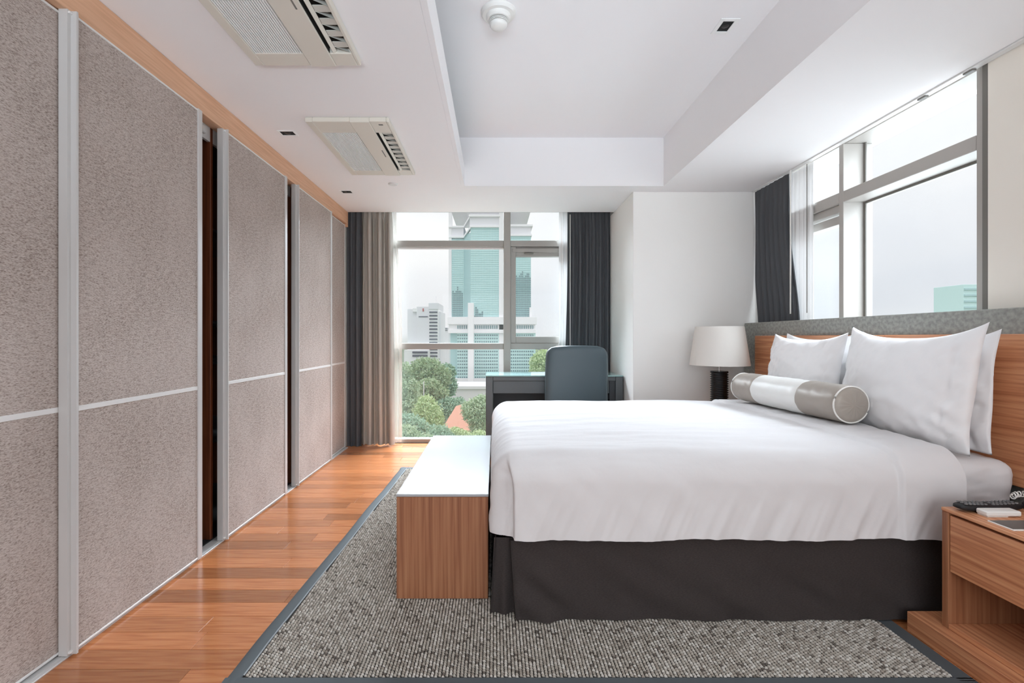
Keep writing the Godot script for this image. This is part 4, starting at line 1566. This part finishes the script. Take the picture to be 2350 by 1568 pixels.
	var hy := func(py: float) -> float: return 1.15 + (775 - py) * u
	st = new_st()
	bx(st, hx.call(1018), hx.call(1076), G, hy.call(985), 75, 82, 0.05)
	obj("walls", st, M.stone_white, h)
	st = new_st()
	var ra: Vector3 = P(hx.call(1041), hy.call(941), 78)
	var rbk: Vector3 = P(hx.call(1041) + 3.5, hy.call(941), 88)
	var e0: Vector3 = P(hx.call(1008), hy.call(996), 73)
	var e1: Vector3 = P(hx.call(1084), hy.call(998), 73)
	var e2: Vector3 = P(hx.call(1084) + 4, hy.call(998), 92)
	var e3: Vector3 = P(hx.call(1008), hy.call(996), 92)
	tri(st, e0, e1, ra, Vector3(0, 0.6, 1))
	quad(st, e1, e2, rbk, ra, Vector3(1, 0.6, 0))
	quad(st, e0, ra, rbk, e3, Vector3(-1, 0.6, 0))
	tri(st, e2, e3, rbk, Vector3(0, 0.6, -1))
	quad(st, e0, e1, e2, e3, Vector3.DOWN)
	obj("roof", st, M.roof_tile, h)

	# ---- trees; crowns given by pixel column, row, distance and radius in pixels, worked out to metres here
	var spec := [
		[[[980, 852, 112, 30], [1004, 868, 112, 26], [960, 850, 112, 20]], 0, "broad olive green tree below the white office block"],
		[[[1018, 885, 118, 26], [1024, 855, 118, 18]], 4, "dark green tree close to the tower's left foot"],
		[[[932, 890, 84, 26], [945, 930, 84, 30], [926, 850, 84, 16]], 3, "tall loose green tree at the left edge of the back window"],
		[[[980, 945, 66, 24], [978, 925, 66, 14], [982, 968, 66, 30]], 2, "light yellow-green conical tree low in the back window"],
		[[[1030, 935, 99, 22], [1052, 930, 99, 16], [1012, 930, 99, 14]], 4, "dark round tree before the low white building"],
		[[[1094, 945, 66, 28], [1082, 940, 66, 18], [1110, 930, 66, 22], [1104, 978, 66, 22]], 3, "grey-green tree right of the orange roof"],
		[[[945, 985, 56, 30], [920, 975, 56, 26], [985, 1000, 56, 22]], 1, "bluish green tree at the bottom left of the back window"],
		[[[1008, 1002, 54, 22], [1020, 1015, 54, 20]], 1, "small bluish green bush left of the orange roof"],
		[[[955, 905, 100, 26], [985, 892, 100, 24], [1005, 905, 100, 20]], 0, "rounded green tree in the middle of the grove under the office block"],
		[[[1045, 1000, 60, 18], [1062, 1010, 60, 20], [1100, 1012, 60, 22]], 2, "pale bush at the foot of the orange roof"],
		[[[930, 1000, 50, 24], [950, 1018, 50, 24], [975, 1020, 50, 22]], 3, "grey-green bush nearest the window at the bottom"],
		[[[1250, 830, 120, 26], [1275, 835, 120, 30], [1240, 850, 120, 20]], 2, "pale green tree right of the glass tower"],
	]
	for i in spec.size():
		var blobs := []
		var lowest := Vector3(0, 999, 0)
		var s = spec[i]
		var cx := 0.0
		for b in s[0]:
			var z: float = b[2]
			var p := P((b[0] - 1136) * z / 1120.0, 1.15 + (775 - b[1]) * z / 1120.0, z)
			blobs.append([p, b[3] * 1.12 * z / 1120.0])
			cx += p.x / s[0].size()
		var at := P(cx, G, s[0][0][2])
		for b in blobs:
			b[0] -= at
		tree(at, blobs[0][0].y, blobs, M.leafs[s[1]], 2600, 0.40 * s[0][0][2] / 80.0, s[2], 300 + i)
	# street lamp post
	st = new_st()
	var zl := 92.0
	tube(st, [P((972.5 - 1136) * zl / 1120, G, zl), P((972.5 - 1136) * zl / 1120, 1.15 + (775 - 876) * zl / 1120, zl)], 0.09, 6)
	tag(obj("street_lamp", st, M.stone_white), "thin white lamp post between the trees", "lamp post")
